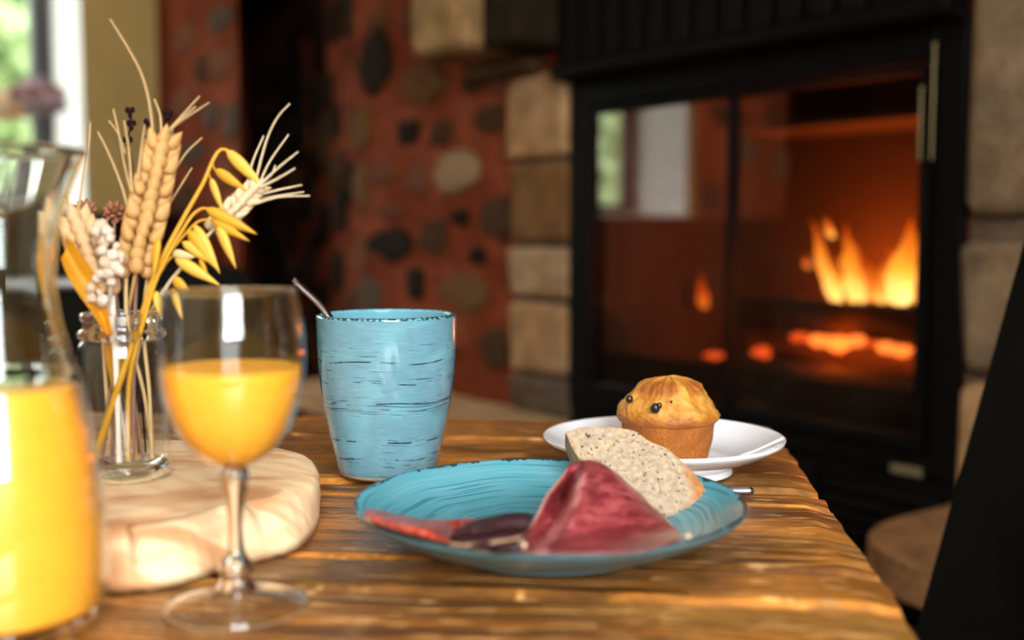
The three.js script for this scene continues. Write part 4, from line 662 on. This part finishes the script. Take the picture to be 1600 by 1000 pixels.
wheat('large golden wheat ear standing tallest in the middle of the jar', inJar(0.008, 0.004, 0.011), [inJar(0.003, -0.002, 0.09)], PP([[208, 446], [214, 405], [226, 350], [240, 290], [252, 235], [260, 204]], 0.64), 0.0135, kernelBig, M([0.5, 0.27, 0.085], 0.65),
  [PP([[240, 220], [234, 165], [222, 118], [200, 75], [172, 30]], 0.64), PP([[252, 205], [250, 180], [241, 154]], 0.65), PP([[262, 206], [285, 180], [312, 150]], 0.64), PP([[262, 206], [280, 190], [306, 166]], 0.635), PP([[268, 200], [300, 178], [327, 160]], 0.65), PP([[206, 350], [190, 290], [170, 240], [153, 206]], 0.64), PP([[210, 320], [195, 260], [186, 210], [177, 170]], 0.65), PP([[206, 300], [202, 240], [194, 188]], 0.63), PP([[196, 240], [184, 208], [170, 188]], 0.66), PP([[216, 280], [220, 240], [226, 196]], 0.63), PP([[225, 270], [230, 235], [234, 205]], 0.66), PP([[246, 340], [262, 290], [290, 240], [316, 215]], 0.65), PP([[246, 350], [270, 310], [300, 262]], 0.66), PP([[264, 250], [268, 220], [270, 200]], 0.65)], M([0.46, 0.3, 0.13], 0.7));
wheat('pale wheat ear leaning left behind the carafe', inJar(-0.006, 0.006, 0.012), [inJar(-0.011, 0, 0.085)], PP([[163, 478], [156, 450], [142, 410], [128, 370], [116, 338]], 0.635), 0.012, kernelBig, M([0.62, 0.4, 0.2], 0.7),
  [PP([[120, 345], [128, 290], [138, 230], [141, 190]], 0.635), PP([[112, 340], [106, 315], [104, 300]], 0.64)], awnMat);
wheat('small cream bearded wheat ear leaning far right with spread awns', inJar(-0.004, -0.006, 0.012), [inJar(0.012, -0.004, 0.088), P(262, 445, 0.65), P(300, 400, 0.65)], PP([[325, 368], [345, 348], [368, 325], [390, 303], [408, 287]], 0.65), 0.0068, kernelSmall, M([0.62, 0.47, 0.28], 0.75),
  [PP([[396, 300], [405, 260], [420, 210], [436, 180], [453, 162]], 0.65), PP([[385, 295], [394, 255], [412, 212]], 0.655), PP([[402, 295], [420, 255], [451, 210]], 0.66), PP([[408, 287], [435, 262], [466, 237]], 0.645), PP([[408, 292], [432, 280], [461, 263]], 0.64), PP([[402, 305], [438, 296], [472, 289]], 0.65), PP([[398, 318], [435, 308], [484, 306]], 0.645), PP([[400, 312], [440, 305], [475, 300]], 0.66), PP([[380, 310], [385, 285], [390, 268]], 0.66), PP([[405, 290], [425, 272], [430, 258]], 0.655)], M([0.56, 0.44, 0.27], 0.7));
// oats: drooping spikelets on thin arching stalks
const spikelet = (o, a, b, w, d, m) => { const p = P(a[0], a[1], d), q = P(b[0], b[1], d - 0.004), g = kernelGeo(p.distanceTo(q), w, w * 0.7), k = part('spikelet', g, m, o); k.position.copy(p); k.quaternion.setFromUnitVectors(V(0, 1, 0), q.clone().sub(p).normalize()); };
{
  const o = thing('oat_stem', 'tall yellow oat stalk arching right with two drooping tips', 'oats', null);
  part('stalk', tube([inJar(-0.014, 0.012, 0.012), inJar(0.0, 0.014, 0.05), P(222, 492, 0.64), P(238, 440, 0.64), P(258, 395, 0.64), P(290, 335, 0.642), P(318, 285, 0.645), P(334, 248, 0.648), P(344, 234, 0.65), P(352, 233, 0.65), P(358, 240, 0.65)], (v) => 0.0023 - 0.0013 * v, 70, 8), oatYellow, o);
  spikelet(o, [354, 235], [415, 296], 0.0036, 0.65, oatHusk); spikelet(o, [336, 265], [387, 299], 0.0031, 0.65, oatYellow); spikelet(o, [329, 278], [349, 333], 0.003, 0.648, oatHusk);
  part('branch', tube(PP([[334, 250], [333, 258], [336, 266]], 0.648), 0.0005, 8, 5), oatYellow, o); part('branch', tube(PP([[326, 270], [327, 274], [329, 279]], 0.646), 0.0005, 8, 5), oatYellow, o);
}
{
  const o = thing('oat_stem', 'lower yellow oat stalk with a cluster of hanging spikelets', 'oats', null);
  part('stalk', tube([inJar(0.005, 0.01, 0.012), inJar(0.008, 0.012, 0.06), P(228, 490, 0.632), P(243, 440, 0.632), P(262, 400, 0.632), P(285, 360, 0.633), P(305, 332, 0.634), P(320, 325, 0.635), P(330, 330, 0.635)], (v) => 0.0017 - 0.0009 * v, 60, 8), oatYellow, o);
  part('branch', tube(PP([[262, 400], [290, 365], [312, 345], [333, 343]], 0.634), 0.0007, 20, 6), oatYellow, o);
  part('branch', tube(PP([[252, 425], [262, 408], [275, 396]], 0.634), 0.0006, 14, 6), oatYellow, o);
  for (const [a, b, w, m] of [[[322, 326], [402, 366], 0.0034, oatYellow], [[333, 345], [390, 377], 0.0026, oatYellow], [[340, 350], [369, 420], 0.0034, oatHusk], [[304, 352], [344, 428], 0.0038, oatHusk], [[294, 360], [335, 418], 0.0036, oatYellow], [[285, 378], [340, 415], 0.003, oatHusk], [[274, 404], [344, 446], 0.0034, oatHusk], [[270, 396], [305, 402], 0.0028, straw], [[312, 405], [325, 430], 0.002, oatYellow], [[247, 370], [240, 432], 0.0032, oatYellow], [[270, 436], [296, 454], 0.0034, oatYellow], [[244, 455], [252, 500], 0.0036, oatHusk], [[270, 450], [285, 500], 0.0032, oatHusk]]) spikelet(o, a, b, w, 0.632, m);
}
{ // cream everlasting sprig
  const o = thing('dried_sprig', 'sprig of small cream everlasting flowers at the left of the jar', 'dried flower', null), cream = M([0.62, 0.46, 0.32], 0.9), ivory = M([0.66, 0.55, 0.44], 0.9);
  part('stem', tube([inJar(0.0, -0.004, 0.011), inJar(-0.006, 0.004, 0.09), P(172, 440, 0.625), P(165, 390, 0.625), P(160, 355, 0.625)], 0.0012, 30, 6), whiteStem, o);
  for (const [x, y, r] of [[158, 353, 11], [168, 362, 9], [150, 362, 8], [163, 378, 10], [172, 372, 7], [160, 392, 8], [176, 398, 10], [186, 402, 9], [165, 410, 11], [180, 416, 11], [170, 426, 10], [188, 424, 8], [156, 428, 7], [174, 440, 8], [142, 449, 9], [143, 466, 9], [160, 470, 10], [156, 456, 6], [150, 436, 7], [182, 384, 6]]) { const m = part('blossom', lump([r * 0.00034, r * 0.00034, r * 0.0003], x * 0.3 + y), (x + y) % 2 ? cream : ivory, o); m.position.copy(P(x, y, 0.618 + 0.006 * ((x * 7 + y) % 5) / 5)); }
}
{ // ochre leaf
  const o = thing('dried_leaf', 'broad ochre yellow dried leaf at the left edge of the jar', 'leaf', null), mat = M([0.78, 0.36, 0.008], 0.6, { transmission: 0.2, thickness: 0 });
  part('blade', sheet([PP([[95, 404], [106, 432], [126, 464], [148, 494], [162, 520]], 0.618), PP([[103, 388], [120, 420], [142, 452], [158, 490], [168, 522]], 0.624), PP([[103, 366], [128, 398], [152, 436], [168, 486], [176, 524]], 0.62)], 24, 10, 0.0008), mat, o);
  part('folded_blade', sheet([PP([[160, 525], [166, 560], [174, 600], [184, 630]], 0.638), PP([[172, 525], [178, 560], [182, 596], [186, 632]], 0.645), PP([[184, 525], [188, 555], [190, 590], [188, 634]], 0.64)], 20, 8, 0.0008), mat, o);
}
for (const [x, y, r, label] of [[180, 332, 17, 'brown seed head beside the large wheat ear'], [133, 328, 15, 'brown seed head above the pale wheat ear']]) {
  const o = thing('seed_head', label, 'seed head', null), d = 0.675, c = P(x, y, d);
  part('stem', tube([inJar(x < 150 ? -0.008 : 0.002, -0.01, 0.012), inJar(x < 150 ? -0.012 : -0.004, -0.008, 0.09), c.clone().lerp(inJar(-0.008, -0.008, 0.1), 0.4), c], 0.0009, 24, 6), brownStem, o);
  const bm = M([0.3, 0.11, 0.05], 0.9); for (let i = 0; i < 26; i++) { const w = i * 2.399, yy = 1 - 2 * (i + 0.5) / 26, k = Math.sqrt(1 - yy * yy); const m = part('seed', kernelGeo(0.0042, 0.0014, 0.0012), bm, o); m.position.copy(c).add(V(Math.cos(w) * k, yy, Math.sin(w) * k).multiplyScalar(r * 0.00022)); m.quaternion.setFromUnitVectors(V(0, 1, 0), V(Math.cos(w) * k, yy + 0.3, Math.sin(w) * k).normalize()); }
}
[[[203, 172], [205, 192], [200, 218], [206, 250], 'dark purple sprig rising left of the large wheat ear'], [[262, 176], [258, 200], [264, 250], [258, 330], 'dark purple sprig rising behind the tip of the large wheat ear'], [[232, 190], [234, 215], [228, 250], [226, 330], 'dark purple sprig hidden among the awns of the large ear']].forEach(([a, b, c, e, label], i) => {
  const o = thing('dark_sprig', label, 'sprig', null), d = 0.672, m = M([0.014, 0.006, 0.008], 1, { specularIntensity: 0.2 });
  part('stem', tube([inJar(0.004 + i * 0.004, -0.012, 0.012), inJar(0.004 + i * 0.003, -0.01, 0.09), P(...e, d), P(...c, d), P(...b, d), P(...a, d)], 0.0006, 40, 5), m, o);
  for (const [k, q] of [a, b, c].entries()) for (let j = 0; j < 3; j++) { const s = part('bud', lump([0.0013, 0.0018, 0.0013], j + k * 4 + i), m, o); s.position.copy(P(q[0] + (j - 1) * 4, q[1] + (j % 2) * 8, d)); }
});
[[-0.012, 0.004, 0.006, 0.004, brownStem], [-0.004, 0.012, 0.002, -0.004, brownStem], [0.012, 0.006, -0.003, 0.005, brownStem], [0.014, -0.006, 0.006, 0.008, straw], [0.002, 0.016, -0.001, 0.01, whiteStem], [0.009, 0.013, 0.008, 0.002, brownStem], [0.017, 0.004, 0.012, -0.002, straw]].forEach(([x, z, X, Z, m], i) => {
  const o = solo('dried_stalk', tube([inJar(x, z, 0.012), inJar(x * 0.7 + X * 0.3, z * 0.6 + Z * 0.4, 0.05), inJar(X, Z, 0.09), inJar(X * 1.3 + 0.001 * i - 0.004, Z * 1.2, 0.112 + 0.004 * i)], m === whiteStem ? 0.0017 : 0.0011, 26, 7), m, ['bare brown stalk leaning from the left wall of the jar', 'bare brown stalk at the front left inside the jar', 'bare brown stalk right of the middle of the jar', 'bare straw coloured stalk at the right back of the jar', 'thick white dried stalk standing in the glass jar', 'bare brown stalk at the front right inside the jar', 'bare straw coloured stalk against the right wall of the jar'][i], 'stalk', m === whiteStem ? undefined : 'bare ' + (m === straw ? 'straw' : 'brown') + ' stalks in the jar');
});

// ---------------------------------------------------------------- the garden outside the window
struct('ground', box(-16, -0.5, -0.4, -0.2, -10, 14), M([0.12, 0.2, 0.05], 1));
const leafG = gridGeo(2, 4, (u, v) => { const k = Math.sin(Math.PI * clamp(v, 0.02, 0.98)); return [(u - 0.5) * 0.11 * k, (v - 0.5) * 0.17, 0.02 * Math.abs(u - 0.5)]; });
const leafMats = [M([0.3, 0.42, 0.16], 0.6, { transmission: 0.35, thickness: 0, side: THREE.DoubleSide }), M([0.4, 0.5, 0.24], 0.6, { transmission: 0.35, thickness: 0, side: THREE.DoubleSide })];
[[-4.4, -0.6, 1.7], [-4.8, 1.3, 1.5], [-4.0, 2.9, 1.25], [-4.6, 5.0, 1.5], [-5.6, -3.6, 1.6], [-5.2, 7.2, 1.5]].forEach(([a, b, s], i) => {
  const t = thing('garden_tree', ['bright green garden tree seen through the left of the window', 'garden tree directly behind the window', 'garden tree mirrored in the stove glass', 'leafy tree beyond the stone end of the window wall', 'large tree far left outside the window', 'tree at the far end of the garden'][i], 'tree', room(a, -0.2, b), TURN);
  part('trunk', tube([[0, 0, 0], [0.05, 0.6, 0], [0, 1.3, 0.04], [0.02, 1.9, 0]], (v) => 0.09 - 0.03 * v, 14, 9), M([0.14, 0.1, 0.07], 0.9), t);
  const N = 3200, im = new THREE.InstancedMesh(leafG, leafMats[i % 2], N), q = rng(500 + i), mt = new THREE.Matrix4();
  for (let k = 0; k < N; k++) { const w = q() * 6.283, y = q() * 2 - 1, rad = Math.cbrt(q()) * s * (0.85 + 0.25 * n3(Math.cos(w) * 2, y * 2, i)), h = Math.sqrt(1 - y * y); mt.compose(V(Math.cos(w) * h * rad, 1.6 + y * rad * 1.05, Math.sin(w) * h * rad), new THREE.Quaternion().setFromEuler(new THREE.Euler(q() * 6, q() * 6, q() * 6)), V(1, 1, 1).multiplyScalar(1.1 + q() * 0.9)); im.setMatrixAt(k, mt); }
  im.name = 'leaves'; im.userData.kind = 'stuff'; t.add(im);
});

scene.traverse((o) => { delete o.userData.names; if (o.isMesh && !/flame/.test(o.name)) { o.castShadow = true; o.receiveShadow = true; } });
renderer.render(scene, camera);
